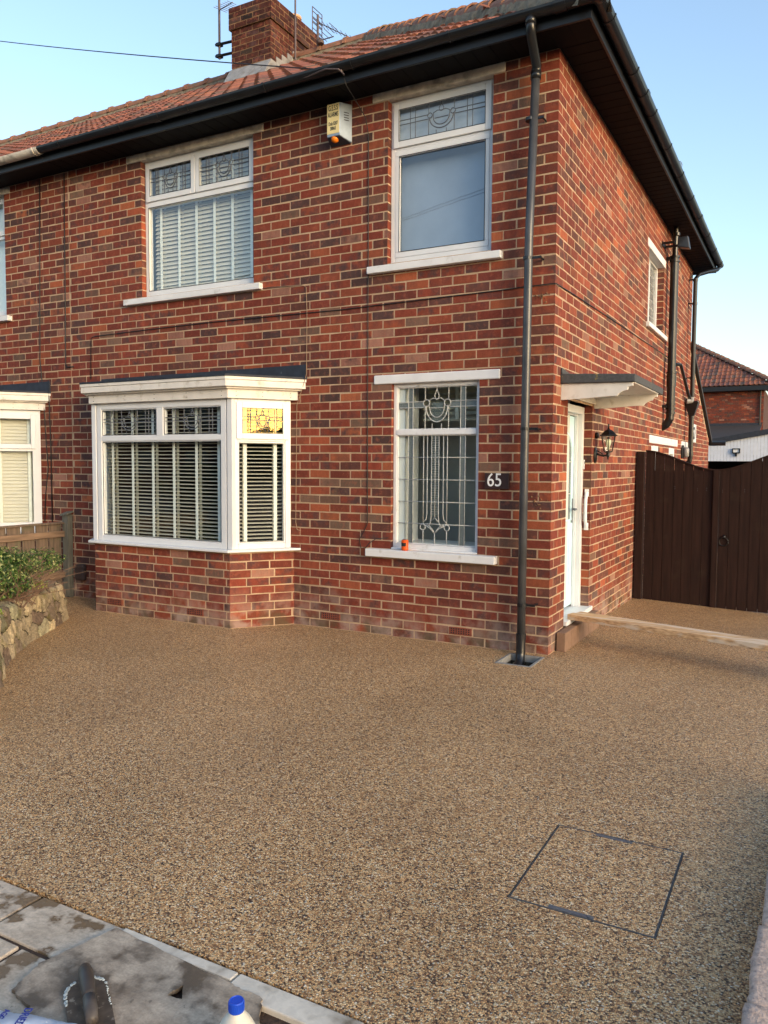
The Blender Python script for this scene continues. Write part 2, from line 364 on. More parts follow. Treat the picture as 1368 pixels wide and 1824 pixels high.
def text(name, s, mat, parent, org, right, upv, h, depth=.001, sx=1., align='CENTER', offset=0.):
    cu = bpy.data.curves.new(name, 'FONT'); cu.body = s; cu.size = h; cu.extrude = depth; cu.align_x = align; cu.align_y = 'CENTER'; cu.offset = offset
    t = bpy.data.objects.new(name+'_tmp', cu); COL.objects.link(t)
    bpy.context.view_layer.update()
    me = bpy.data.meshes.new_from_object(t.evaluated_get(bpy.context.evaluated_depsgraph_get())); bpy.data.objects.remove(t)
    me.materials.clear(); me.materials.append(M[mat])
    r = Vector(right).normalized(); u = Vector(upv).normalized(); n = r.cross(u)
    mt = Matrix(((r.x*sx, u.x, n.x, 0), (r.y*sx, u.y, n.y, 0), (r.z*sx, u.z, n.z, 0), (0, 0, 0, 1))); me.transform(mt)
    o = bpy.data.objects.new(name, me); COL.objects.link(o); o.parent = parent; o.location = Vector(org)-WL[parent.name]; WL[o.name] = Vector(org)
    return o

# ------------------------------------------------------------------ brickwork
H = .0794; PITCH = .225
PAL = [(S(140, 66, 48), 28), (S(128, 60, 46), 25), (S(148, 74, 52), 18), (S(162, 84, 56), 9), (S(110, 66, 56), 15), (S(88, 62, 58), 6), (S(166, 118, 100), 4), (S(178, 98, 64), 3), (S(126, 96, 80), 5)]
PW = sum(w for _, w in PAL)
def bcol(rg, tone=1.):
    q = rg.random()*PW; c = PAL[0][0]
    for cc, w in PAL:
        q -= w
        if q <= 0: c = cc; break
    j = rg.uniform(.78, 1.08)*tone; g = rg.uniform(.93, 1.08)
    return (c[0]*j, c[1]*j*g, c[2]*j*g, rg.choice((.2, .5, .8, 1., .35)) if rg.random() < .62 else 0.)
def bricks(mb, fr, L, k0, k1, holes=(), even_first=.107, odd_first=.2195, seed=1, cs=None, ce=None, top=None, rec=.0022, jit=1.4, tone=1., tonef=None, soft=0., hw=.0052):
    """shells of single bricks: cs / ce = True when the wall starts / ends in a corner (no joint there)"""
    rg = random.Random(seed)
    for k in range(k0, k1):
        z0, z1 = k*H, (k+1)*H; zm = (z0+z1)/2
        first = even_first if k % 2 == 0 else odd_first
        e = [0., first]
        while e[-1] < L-.001: e.append(min(e[-1]+PITCH, L))
        for i in range(len(e)-1):
            a, b = e[i], e[i+1]
            if cs and i == 0: col = bcol(random.Random(cs*1000+k), tone)
            else:
                col = bcol(rg, tone)
                if sum(col[:3]) < .20*tone and rg.random() < soft: col = bcol(rg, tone)
                if soft: col = (col[0]*1.06, col[1]*1.08, col[2]*1.02, col[3]*(1-soft*.5))
            cuts = sorted((h[0], h[1]) for h in holes if h[2] < zm < h[3] and h[0] < b and h[1] > a)
            segs = [(a, b, cs is not None and i == 0, bool(ce) and i == len(e)-2)]
            for (h0, h1) in cuts:
                new = []
                for (p, q, fp, fq) in segs:
                    if h1 <= p or h0 >= q: new.append((p, q, fp, fq)); continue
                    if h0-p > .012: new.append((p, h0, fp, True))
                    if q-h1 > .012: new.append((h1, q, True, fq))
                segs = new
            for (p, q, fp, fq) in segs:
                if top is not None and z1 > top((p+q)/2)+.0: continue
                w = hw
                x0, x1 = p+(0 if fp else w+rg.uniform(-.0018, .0018)*jit), q-(0 if fq else w+rg.uniform(-.0018, .0018)*jit)
                if x1-x0 < .01: continue
                ya, yb = z0+.005+rg.uniform(-.0015, .0015)*jit, z1-.005+rg.uniform(-.0015, .0015)*jit
                t0, t1 = rg.uniform(-.0015, .0015)*jit, rg.uniform(-.0015, .0015)*jit
                dd = rg.uniform(-.0006, .0008)*jit
                c = .0022; d0 = 0. if fp else dd; d1 = 0. if fq else dd
                ca, cb = (0 if fp else c), (0 if fq else c)
                fpnt = [fr.p(x0+ca, d0, ya+c+t0), fr.p(x1-cb, d1, ya+c+t1), fr.p(x1-cb, d1, yb-c+t1), fr.p(x0+ca, d0, yb-c+t0)]
                bk = [fr.p(x0, -rec-.001, ya+t0), fr.p(x1, -rec-.001, ya+t1), fr.p(x1, -rec-.001, yb+t1), fr.p(x0, -rec-.001, yb+t0)]
                cc = col if not tonef else tuple(v*tonef((p+q)/2, zm) for v in col[:3])+(col[3],)
                i0 = len(mb.v); mb.v += fpnt+bk
                flip = fr.u.cross(Vector((0, 0, 1))).dot(fr.n) < 0
                qs = [(0, 1, 2, 3), (4, 5, 1, 0), (2, 6, 7, 3)]
                if not fq: qs.append((1, 5, 6, 2))
                if not fp: qs.append((4, 0, 3, 7))
                for qd in qs:
                    ids = [i0+t for t in qd]
                    if flip: ids.reverse()
                    mb.f.append(ids); mb.mi.append(0); mb.c.append(cc)
    mb.hasc = True
def sheet(mb, fr, s0, s1, z0, z1, d, holes=(), mi=1):
    xs = sorted({s0, s1}|{min(max(h[i], s0), s1) for h in holes for i in (0, 1)}); zs = sorted({z0, z1}|{min(max(h[i], z0), z1) for h in holes for i in (2, 3)})
    for a, b in zip(xs, xs[1:]):
        for c, e in zip(zs, zs[1:]):
            m, n_ = (a+b)/2, (c+e)/2
            if any(h[0] < m < h[1] and h[2] < n_ < h[3] for h in holes): continue
            mb.face([fr.p(a, d, c), fr.p(b, d, c), fr.p(b, d, e), fr.p(a, d, e)], mi, (.6, .6, .6, 1), nh=fr.n)
REC = .0022
def reveal(mb, fr, s, side, z0, z1, depth=.11, seed=5):
    """brick reveal at an opening edge; side=+1 when it faces +s"""
    f2 = F(fr.p(s, 0, 0), -fr.n, fr.u*side)
    k0, k1 = math.floor(z0/H), math.ceil(z1/H)
    bricks(mb, f2, depth, k0, k1, even_first=depth+.01, odd_first=depth+.01, seed=seed, cs=seed, ce=True, rec=REC)
    sheet(mb, f2, 0.007, depth+.02, z0, z1, -REC)

# ------------------------------------------------------------------ our house
house = thing('brick_house', (-2.8, 0, 0), 'red brick semi-detached house with hipped tiled roof, white bay window and black gutters, number 65', 'house')
EAVE = 61*H      # soffit height 4.84
fh = [(-1.53, -.55, 3.35, 4.77), (-4.515, -3.02, 3.335, 4.765), (-1.478, -.637, .80, 2.29), (-5.08, -2.60, .72, 2.42)]
m = MB()
fl = F((0, 0, 0), (-1, 0, 0), (0, -1, 0))   # runs left from the corner
hl = [(-b, -a, c, d) for (a, b, c, d) in fh]
def basetone(s, z): return 1.0
bricks(m, fl, 5.64, -2, 61, hl, seed=11, cs=3)
sheet(m, fl, .006, 5.64, -.2, EAVE, -REC, hl)
for i, (a, b, c, d) in enumerate(fh[:3]):
    reveal(m, FR, a, 1, c, d, seed=20+i); reveal(m, FR, b, -1, c, d, seed=30+i)
m.build('front_wall', ['brick', 'mortar'], house)
m = MB()
sh = [(.445, 1.305, .0, 2.13), (3.98, 5.12, 3.33, 4.28), (4.5, 5.05, 1.0, 1.86), (5.95, 6.5, 1.0, 1.86)]
bricks(m, SD, 7.97, -2, 61, sh, even_first=.2195, odd_first=.107, seed=12, cs=3, soft=.8, hw=.0082)
sheet(m, SD, .006, 7.97, -.2, EAVE, -REC, sh)
for i, (a, b, c, d) in enumerate(sh):
    dp = .16 if i == 0 else .1
    reveal(m, SD, a, 1, c, d, depth=dp, seed=40+i); reveal(m, SD, b, -1, c, d, depth=dp, seed=50+i)
# rear lean-to part of the wall
vz = lambda y: 3.50-.463*(y-7.97)
bricks(m, F((0, 7.97, 0), (0, 1, 0), (1, 0, 0)), 3.06, -2, 45, top=lambda t: vz(7.97+t), seed=13, ce=True, soft=.8, hw=.0082)
m.face([SD.p(7.97, -REC, -.2), SD.p(11.03, -REC, -.2), SD.p(11.03, -REC, vz(11.03)), SD.p(7.97, -REC, vz(7.97))], 1, (1, 1, 1, 1), nh=SD.n)
m.face([(0, 11.03, -.2), (-5.6, 11.03, -.2), (-5.6, 11.03, 2.1), (0, 11.03, 2.1)], 1, (1, 1, 1, 1))
m.face([(0, 7.97, -.2), (-5.6, 7.97, -.2), (-5.6, 7.97, EAVE), (0, 7.97, EAVE)], 1, (1, 1, 1, 1))
m.build('side_wall', ['brick', 'mortar'], house)
# rear lean-to roof and its verge
m = MB(); m.quadbox([(-5.6, 7.9, 3.56), (.05, 7.9, 3.56), (.05, 11.2, 2.03), (-5.6, 11.2, 2.03), (-5.6, 7.9, 3.63), (.05, 7.9, 3.63), (.05, 11.2, 2.10), (-5.6, 11.2, 2.10)])
m.build('rear_lean_to_roof', 'slateroof', house)
m = MB(); m.tube([(-.2, 11.26, 2.03), (.3, 11.26, 2.03)], .05); m.build('rear_gutter_end', 'black', house)
# soffit, fascia
m = MB(); m.box(-5.64, .31, -.31, 0.02, EAVE, EAVE+.012); m.box(-.0, .31, .021, 8.28, EAVE, EAVE+.012); m.box(-5.64, -.001, 7.97, 8.28, EAVE, EAVE+.012)
for i in range(38): m.box(-5.6+i*.155, -5.594+i*.155, -.305, -.01, EAVE-.003, EAVE+.001)
for i in range(54): m.box(.01, .305, .02+i*.153, .026+i*.153, EAVE-.003, EAVE+.001)
m.build('soffit', 'soffit', house)
m = MB(); m.box(-5.64, .328, -.33, -.31, EAVE-.012, EAVE+.15); m.box(.31, .33, -.3305, 8.30, EAVE-.014, EAVE+.15); m.box(-5.64, .31, 8.28, 8.30, EAVE-.012, EAVE+.15)
m.build('fascia', 'fascia', house, bevel=.003)
def gutter(name, p0, p1, out, parent, mat='black', r=.056, brk=.9, joints=True):
    mb = MB(); p0, p1, out = Vector(p0), Vector(p1), Vector(out).normalized(); L = (p1-p0).length; u = (p1-p0).normalized()
    def half(a, b, rr, th):
        n = 10; i0 = len(mb.v)
        for t in (a, b):
            for q in range(n+1):
                an = math.pi*q/n; d = out*math.cos(an)*rr+Vector((0, 0, -math.sin(an)*rr)); mb.v.append(p0+u*t+d)
            for q in range(n, -1, -1):
                an = math.pi*q/n; d = out*math.cos(an)*(rr-th)+Vector((0, 0, -math.sin(an)*(rr-th))); mb.v.append(p0+u*t+d)
        k = 2*(n+1)
        for q in range(k): mb.f.append([i0+q, i0+(q+1) % k, i0+k+(q+1) % k, i0+k+q]); mb.mi.append(0); mb.c.append((1, 1, 1, 1))
        for q in range(n): 
            for s0 in (0, k): mb.f.append([i0+s0+q, i0+s0+q+1, i0+s0+k-2-q, i0+s0+k-1-q]); mb.mi.append(0); mb.c.append((1, 1, 1, 1))
    half(0, L, r, .004)
    t = brk*.4
    while t < L: half(t, t+.022, r+.006, .009); mb.tube([p0+u*(t+.011)-out*r, p0+u*(t+.011)-out*(r-.01)+Vector((0, 0, .012))], .008, 6); t += brk
    if joints:
        t = brk*1.9
        while t < L: half(t, t+.09, r+.007, .010); t += 4
    return mb.build(name, mat, parent, recalc=True)
gutter('gutter', (-5.64, -.388, 4.955), (.444, -.388, 4.955), (0, -1, 0), house)
gutter('gutter', (.388, -.443, 4.953), (.388, 8.3, 4.953), (1, 0, 0), house)
m = MB(); m.lathe((.39, -.39, 4.893), [(.03, 0), (.062, .02), (.066, .062)], 16); m.build('gutter_corner', 'black', house, smooth=True)

# roof: pantiled front and side slopes, plain back
PIT_M = .632
def tint(rg):
    c = rg.choice([S(126, 78, 66), S(132, 84, 70), S(114, 74, 66), S(138, 88, 70), S(104, 74, 68), S(144, 92, 72), S(98, 78, 70)]); j = rg.uniform(.82, 1.14)
    return (c[0]*j, c[1]*j, c[2]*j, 1)
def slope(mb, o, u, ins, L, run, hip0, hip1, tw=.2, g=.262, seed=1, A=.030, mm=PIT_M, hx=.02):
    """pantiles: o eave start, u along eave, ins horizontal inward; hip0/hip1 cut 45 degrees"""
    rg = random.Random(seed); o, u, ins = Vector(o), Vector(u).normalized(), Vector(ins).normalized()
    prof = [(0, .25), (.08, .05), (.25, 0), (.42, .05), (.55, .25), (.66, .62), (.78, .98), (.88, 1.0), (.96, .72), (1.0, .25)]
    nr = int(run/g); nc = int(L/tw)
    nrm = (Vector((0, 0, 1))-ins*mm).normalized()
    for j in range(nr+1):
        r0, r1 = j*g, min((j+1)*g+.03, run)
        if r1-r0 < .05: continue
        for i in range(nc):
            a = i*tw; cm = a+tw/2; rm = (r0+r1)/2
            if hip0 and cm < rm-.02: continue
            if hip1 and cm > L-rm+hx: continue
            col = tint(rg); dz = rg.uniform(-.003, .004); i0 = len(mb.v)
            for (rr, h) in ((r0, .024), (r1, .0)):
                for (t, y) in prof:
                    mb.v.append(o+u*(a+t*tw)+ins*rr+Vector((0, 0, rr*mm))+nrm*(h+y*A+dz))
            for (t, y) in prof: mb.v.append(o+u*(a+t*tw)+ins*(r0+.004)+Vector((0, 0, r0*mm))+nrm*(h*0+y*A*.9-.002+dz))
            n = len(prof)
            for q in range(n-1):
                for (b0, b1) in ((0, n), (2*n, 0)):
                    mb.f.append([i0+b0+q, i0+b0+q+1, i0+b1+q+1, i0+b1+q]); mb.mi.append(0); mb.c.append(col)
    mb.hasc = True
RO = 4.925
m = MB(); slope(m, (-5.64, -.37, RO), (1, 0, 0), (0, 1, 0), 6.01, 4.36, False, True, seed=3)
m.face([(-5.64, -.33, RO-.02), (.33, -.33, RO-.02), (-3.64+.0, 3.97, RO+4.3*PIT_M-.03), (-5.64, 3.97, RO+4.3*PIT_M-.03)], 0, S(60, 40, 36))
roof = m.build('roof', 'tile', house)
m = MB(); slope(m, (.37, 8.31, RO), (0, -1, 0), (-1, 0, 0), 8.68, 4.34, True, True, seed=4)
m.face([(.33, -.33, RO-.02), (.33, 8.27, RO-.02), (-3.97, 3.97, RO+4.3*PIT_M-.03)], 0, S(60, 40, 36))
m.face([(.33, 8.27, RO-.02), (-5.64, 8.27, RO-.02), (-5.64, 3.97, RO+4.3*PIT_M-.03), (-3.97, 3.97, RO+4.3*PIT_M-.03)], 0, S(130, 70, 58))
m.build('side_roof', 'tile', house)
def halfround(mb, p, q, r, th, n=8, lift=0.):
    p, q = Vector(p), Vector(q); t = (q-p).normalized(); x = t.cross(Vector((0, 0, 1))).normalized(); y = x.cross(t); i0 = len(mb.v)
    for k, c in ((0, p+y*lift), (1, q)):
        for rr in (r, r-th):
            for j in range(n+1):
                a = math.pi*j/n; mb.v.append(c+(x*math.cos(a)+y*math.sin(a))*rr)
    w = n+1
    for j in range(n):
        for qd in ((j, j+1, 2*w+j+1, 2*w+j), (w+j+1, w+j, 3*w+j, 3*w+j+1), (j+1, j, w+j, w+j+1), (2*w+j, 2*w+j+1, 3*w+j+1, 3*w+j)):
            mb.f.append([i0+t_ for t_ in qd]); mb.mi.append(0); mb.c.append((1, 1, 1, 1))
rg = random.Random(8)
A0, A1 = Vector((.36, -.36, RO+.03)), Vector((-3.99, 3.99, RO+4.35*PIT_M+.03)); LH = (A1-A0).length; un = (A1-A0).normalized()
m = MB(); t = 0.
while t < LH-.1:
    halfround(m, A0+un*t+Vector((0, 0, rg.uniform(-.008, .008))), A0+un*min(t+.36, LH), .115, .018, lift=.035); t += .31
m.build('hip_tiles', 'ridge', roof)
m = MB()
for sg in (-1, 1):
    side = Vector((1, 1, 0)).normalized()*sg; N = 120; i0 = len(m.v)
    for k in range(N+1):
        c = A0+un*LH*k/N; w = .13+.05*noise.noise(Vector((k*.37, sg*3, 0)))+.03*noise.noise(Vector((k*1.3, 7, sg)))
        hh = .02*noise.noise(Vector((k*.9, 3, 1)))
        drop = -.13*.62
        m.v += [c+side*.085+Vector((0, 0, .075+hh)), c+side*(.118+hh)+Vector((0, 0, .035)), c+side*w+Vector((0, 0, -w*.43+.035+hh)), c+side*(w+.012)+Vector((0, 0, -w*.43-.03))]
    for k in range(N):
        for q in range(3): m.f.append([i0+k*4+q, i0+k*4+q+1, i0+k*4+5+q, i0+k*4+4+q]); m.mi.append(0); m.c.append((1, 1, 1, 1))
m.build('hip_mortar', 'cement', roof, smooth=True)
def ridge_line(parent, x0, x1):
    m = MB(); t = x0; z = RO+4.36*PIT_M+.02
    while t > x1+.05:
        e = max(t-.44, x1); halfround(m, (t, 3.99, z), (e, 3.99, z), .12, .018)
        halfround(m, (t-.0, 3.99, z), (t-.055, 3.99, z), .138, .02); t -= .44
    m.build('ridge_tiles', 'ridge', parent)
    m = MB(); n = int((x0-x1)/.06); i0 = len(m.v)
    for k in range(n+1):
        x = x0-(x0-x1)*k/n; w = .045*noise.noise(Vector((k*.5, 1, 4)))+.02*noise.noise(Vector((k*1.7, 1, 4)))
        m.v += [Vector((x, 3.885, z+.02)), Vector((x, 3.86+w*.3, z-.05)), Vector((x, 3.80-w, z-.09+.0)), Vector((x, 3.79-w, z-.13))]
    for k in range(n):
        for q in range(3): m.f.append([i0+k*4+q, i0+k*4+q+1, i0+k*4+5+q, i0+k*4+4+q]); m.mi.append(0); m.c.append((1, 1, 1, 1))
    m.build('ridge_mortar', 'cement', parent, smooth=True)
ridge_line(roof, -3.9, -5.64)

# chimney
CX0, CX1, CY0, CY1 = -6.0, -5.28, 3.32, 4.60
m = MB(); ck0, ck1 = 88, 106
def stack(mb, e, k0, k1, seed, tone):
    x0, x1, y0, y1 = CX0-e, CX1+e, CY0-e, CY1+e
    for i, (fr, L) in enumerate(((F((x1, y0, 0), (-1, 0, 0), (0, -1, 0)), x1-x0), (F((x1, y0, 0), (0, 1, 0), (1, 0, 0)), y1-y0), (F((x0, y1, 0), (0, -1, 0), (-1, 0, 0)), y1-y0), (F((x0, y1, 0), (1, 0, 0), (0, 1, 0)), x1-x0))):
        bricks(mb, fr, L, k0, k1, even_first=.107 if i % 2 == 0 else .2195, odd_first=.2195 if i % 2 == 0 else .107, seed=seed+i, cs=seed+i//2, ce=True, tone=tone, jit=1.6)
        sheet(mb, fr, .006, L-.006, k0*H, k1*H, -REC)
    mb.face([(x0, y0, k0*H+.006), (x1, y0, k0*H+.006), (x1, y1, k0*H+.006), (x0, y1, k0*H+.006)], 1, (1, 1, 1, 1)); mb.face([(x0, y0, k1*H-.004), (x1, y0, k1*H-.004), (x1, y1, k1*H-.004), (x0, y1, k1*H-.004)], 1, (1, 1, 1, 1))
stack(m, 0, ck0, 101, 61, .26); stack(m, .03, 101, 105, 71, .24)
chim = m.build('chimney', ['brick', 'sootmortar'], roof)
for (x, y) in ((-5.64, 3.62), (-5.55, 4.3)):
    m = MB(); m.lathe((x, y, 105*H), [(.13, 0), (.12, .08), (.1, .1), (.1, .2), (.12, .21), (.12, .24), (.08, .245), (.08, .1)], 16)
    m.build('chimney_pot', 'pot', chim)
m = MB(); zb = lambda y: RO+(y+.37)*PIT_M
m.quadbox([(CX0-.02, CY0-.16, zb(CY0-.16)+.05), (CX1+.02, CY0-.16, zb(CY0-.16)+.05), (CX1+.02, CY0-.012, zb(CY0)+.03), (CX0-.02, CY0-.012, zb(CY0)+.03), (CX0-.02, CY0-.16, zb(CY0-.16)+.06), (CX1+.02, CY0-.16, zb(CY0-.16)+.06), (CX1+.02, CY0-.012, zb(CY0)+.19), (CX0-.02, CY0-.012, zb(CY0)+.19)])
for k in range(5):
    y0 = CY0-.01+k*.14; y1 = y0+.14; z = zb(y0)
    for x in ((CX1+.002, CX1+.014), (CX0-.014, CX0-.002)):
        m.prism([(x[0], y0, zb(y0)), (x[0], y1+.03, zb(y1)), (x[0], y1, z+.20), (x[0], y0, z+.20)], (x[1]-x[0], 0, 0))
m.build('flashing', 'lead', chim, recalc=True)

# ------------------------------------------------------------------ window kit
def ring(mb, fr, s0, s1, z0, z1, w, d0, d1, wb=None):
    wb = wb or w
    mb.fbox(fr, s0, s0+w, d0, d1, z0, z1); mb.fbox(fr, s1-w, s1, d0, d1, z0, z1)
    mb.fbox(fr, s0+w, s1-w, d0, d1, z1-w, z1); mb.fbox(fr, s0+w, s1-w, d0, d1, z0, z0+wb)
def bead(mb, fr, s0, s1, z0, z1, d0, d1, w=.012):
    ring(mb, fr, s0, s1, z0, z1, w, d0, d1)
def pane(fr, s0, s1, z0, z1, d, parent, mat='glass'):
    mb = MB(); mb.face([fr.p(s0, d, z0), fr.p(s1, d, z0), fr.p(s1, d, z1), fr.p(s0, d, z1)], nh=fr.n); return mb.build('pane', mat, parent)
def arc(fr, cs, cz, r, a0, a1, d, n=12, rz=None):
    rz = rz or r; return [fr.p(cs+r*math.cos(R(a0+(a1-a0)*k/n)), d, cz+rz*math.sin(R(a0+(a1-a0)*k/n))) for k in range(n+1)]
def top_leading(fr, s0, s1, z0, z1, d, parent, cells=False, r=.0036, mat='camedark'):
    """leaded toplight: borders, cross bars and a lyre shaped shield"""
    mb = MB(); W, Hh = s1-s0, z1-z0; P = lambda a, b: fr.p(s0+W*a, d, z0+Hh*b)
    L = lambda *q: mb.tube([P(*t) for t in q], r, 5)
    for a in (.13, .19, .80, .86): L((a, 0), (a, 1))
    L((.35, .0), (.35, .52)); L((.65, 0), (.65, .52)); L((.35, .72), (.35, 1)); L((.65, .72), (.65, 1)); L((.44, 0), (.44, .12)); L((.56, 0), (.56, .12)); L((.5, .9), (.5, 1))
    for b in (.52, .66): L((0, b), (.34, b)); L((.66, b), (1, b))
    c = s0+W*.5; ry = Hh*.40
    mb.tube(arc(fr, c, z0+Hh*.56, W*.14, 180, 360, d, 16, ry), r*1.3, 5)
    mb.tube(arc(fr, c, z0+Hh*.54, W*.095, 180, 360, d, 14, Hh*.27), r*1.2, 5)
    for sg in (-1, 1):
        mb.tube(arc(fr, c+sg*W*.135, z0+Hh*.62, Hh*.085, 0, 360, d, 12), r*1.2, 5)
        mb.tube([P(.5+sg*.095, .54), P(.5+sg*.095, .68), P(.5+sg*.05, .74), P(.5, .72)], r, 5)
        mb.tube([P(.5, .95), P(.5+sg*.028, .80), P(.5+sg*.02, .72), P(.5, .70)], r, 5)
    mb.tube([P(.42, .5), P(.58, .5)], r, 5)
    return mb.build('leading', mat, parent)
def blind(fr, s0, s1, z0, z1, d, parent, pitch=.036, tilt=8, tapes=(), depth=.045, tmat='tape'):
    mb = MB(); z = z0+.01; a = R(tilt); rg = random.Random(int(s0*100))
    while z < z1-.02:
        c, sn = math.cos(a)*depth/2, math.sin(a)*depth/2; th = .0028; w = rg.uniform(-.0012, .0012)
        for (da, db, h) in ((-1, 1, 0),):
            mb.quadbox([fr.p(s0, d-c, z+sn-th+w), fr.p(s1, d-c, z+sn-th-w), fr.p(s1, d+c, z-sn-th-w), fr.p(s0, d+c, z-sn-th+w), fr.p(s0, d-c, z+sn+w), fr.p(s1, d-c, z+sn-w), fr.p(s1, d+c, z-sn-w), fr.p(s0, d+c, z-sn+w)])
        z += pitch
    mb.fbox(fr, s0, s1, d-.02, d+.02, z1-.03, z1); mb.fbox(fr, s0, s1, d-.02, d+.02, z0-.012, z0+.004)
    b = mb.build('blind', 'blind', parent)
    for t in tapes:
        mb = MB(); mb.fbox(fr, t-.017, t+.017, d+depth/2+.003, d+depth/2+.004, z0, z1); mb.fbox(fr, t-.017, t+.017, d-depth/2-.004, d-depth/2-.003, z0, z1)
        mb.build('ladder_tape', tmat, parent)
def room(fr, s0, s1, z0, z1, d0, depth, parent, mat='room', flmat='roomdark'):
    mb = MB(); e = .5; q = [fr.p(s0-e, d0, z0-e), fr.p(s1+e, d0, z0-e), fr.p(s1+e, d0, z1+.25), fr.p(s0-e, d0, z1+.25)]
    r_ = [p-fr.n*depth for p in q]
    for k in range(4): mb.face([q[k], q[(k+1) % 4], r_[(k+1) % 4], r_[k]], 1 if k == 0 else 0)
    mb.face(r_, 0)
    # wall around the opening on the room side
    hole = [(s0, s1, z0, z1)]; sheet(mb, fr, s0-e, s1+e, z0-e, z1+.25, d0, hole, 0)
    mb.build('room_lining', [mat, flmat], parent)
def win_thing(name, parent, fr, s, z):
    o = bpy.data.objects.new(name, None); COL.objects.link(o); w = fr.p(s, 0, z); WL[o.name] = w; o.parent = parent; o.location = w-WL[parent.name]; o.empty_display_size = .1; return o

# upper right window
w = win_thing('window', house, FR, -1.04, 3.3)
s0, s1, z0, z1 = -1.53, -.55, 3.33, 4.765; dd = -.085
m = MB(); ring(m, FR, s0+.002, s1-.002, z0, z1-.0, .045, dd-.04, dd+.025, .075)
m.fbox(FR, s0+.047, s1-.047, dd-.04, dd+.024, 4.335, 4.365)
ring(m, FR, s0+.03, s1-.03, 4.355, 4.735, .055, dd+.026, dd+.042)
m.fbox(FR, s0+.047, s1-.047, dd-.005, dd+.028, 3.405, 3.455); m.fbox(FR, s0+.047, s1-.047, dd-.005, dd+.028, 4.285, 4.335)
m.fbox(FR, s0+.047, s0+.085, dd-.005, dd+.028, 3.455, 4.285); m.fbox(FR, s1-.085, s1-.047, dd-.005, dd+.028, 3.455, 4.285)
m.build('frame', 'upvc', w, bevel=.005)
pane(FR, s0+.085, s1-.085, 3.455, 4.285, dd+.006, w, 'coated'); pane(FR, s0+.08, s1-.08, 4.40, 4.69, dd+.03, w, 'coated')
m = MB(); ring(m, FR, s0+.083, s1-.083, 3.452, 4.288, .006, dd+.0285, dd+.030); ring(m, FR, s0+.083, s1-.083, 4.408, 4.682, .005, dd+.0425, dd+.044)
m.build('gasket', 'black', w)
top_leading(FR, s0+.09, s1-.09, 4.415, 4.675, dd+.033, w)
m = MB(); m.face([FR.p(s0-.1, dd-.12, 3.3), FR.p(s1+.1, dd-.12, 3.3), FR.p(s1+.1, dd-.12, 4.9), FR.p(s0-.1, dd-.12, 4.9)], nh=FR.n); m.build('roller_blind', 'curtain', w)
m = MB(); m.face([FR.p(s0+.06, dd-.025, 4.37), FR.p(s1-.06, dd-.025, 4.37), FR.p(s1-.06, dd-.025, 4.71), FR.p(s0+.06, dd-.025, 4.71)], nh=FR.n); m.build('added_pale_sheet', 'palesheet', w)  # pale sheet added behind the top light to brighten it
room(FR, s0, s1, z0, z1, -.14, 1.2, w)
m = MB(); m.fbox(FR, -1.713, -.45, -.08, .055, 3.268, 3.330); m.build('sill', 'paint', w, bevel=.006)
m = MB(); m.fbox(FR, -1.685, -.446, -.09, .012, 4.765, 4.842); m.build('lintel', 'lintel', w, bevel=.008)
# upper left window
w = win_thing('window', house, FR, -3.77, 3.3)
s0, s1, z0, z1 = -4.515, -3.02, 3.315, 4.758; sm = -3.80
m = MB(); ring(m, FR, s0+.002, s1-.002, z0, z1, .045, dd-.04, dd+.025, .09)
m.fbox(FR, s0+.047, s1-.047, dd-.04, dd+.027, 4.28, 4.345); m.fbox(FR, sm-.02, sm+.02, dd-.04, dd+.024, 4.345, z1-.045)
ring(m, FR, s0+.03, sm-.003, 4.335, 4.725, .055, dd+.028, dd+.044); ring(m, FR, sm+.003, s1-.03, 4.335, 4.725, .055, dd+.028, dd+.044)
m.build('frame', 'upvc', w, bevel=.005)
pane(FR, s0+.047, s1-.047, 3.405, 4.28, dd+.006, w, 'coated'); pane(FR, s0+.08, sm-.055, 4.39, 4.67, dd+.03, w, 'coated'); pane(FR, sm+.055, s1-.08, 4.39, 4.67, dd+.03, w, 'coated')
m = MB(); ring(m, FR, s0+.045, s1-.045, 3.403, 4.282, .006, dd+.0255, dd+.027); ring(m, FR, s0+.085, sm-.058, 4.39, 4.67, .005, dd+.0445, dd+.046); ring(m, FR, sm+.058, s1-.085, 4.39, 4.67, .005, dd+.0445, dd+.046)
m.build('gasket', 'black', w)
top_leading(FR, s0+.09, sm-.06, 4.395, 4.665, dd+.034, w); top_leading(FR, sm+.06, s1-.09, 4.395, 4.665, dd+.034, w)
blind(FR, s0+.03, s1-.03, 3.40, 4.70, -.19, w, pitch=.043, tilt=58, tapes=[-4.385, -4.129, -3.888, -3.646, -3.41, -3.167], depth=.05)
room(FR, s0, s1, z0, z1, -.14, 1.5, w)
m = MB(); m.fbox(FR, -4.743, -2.909, -.08, .055, 3.258, 3.318); m.build('sill', 'paint', w, bevel=.006)
m = MB(); m.fbox(FR, -4.715, -2.89, -.09, .014, 4.757, 4.832); m.build('lintel', 'lintel', w, bevel=.008)
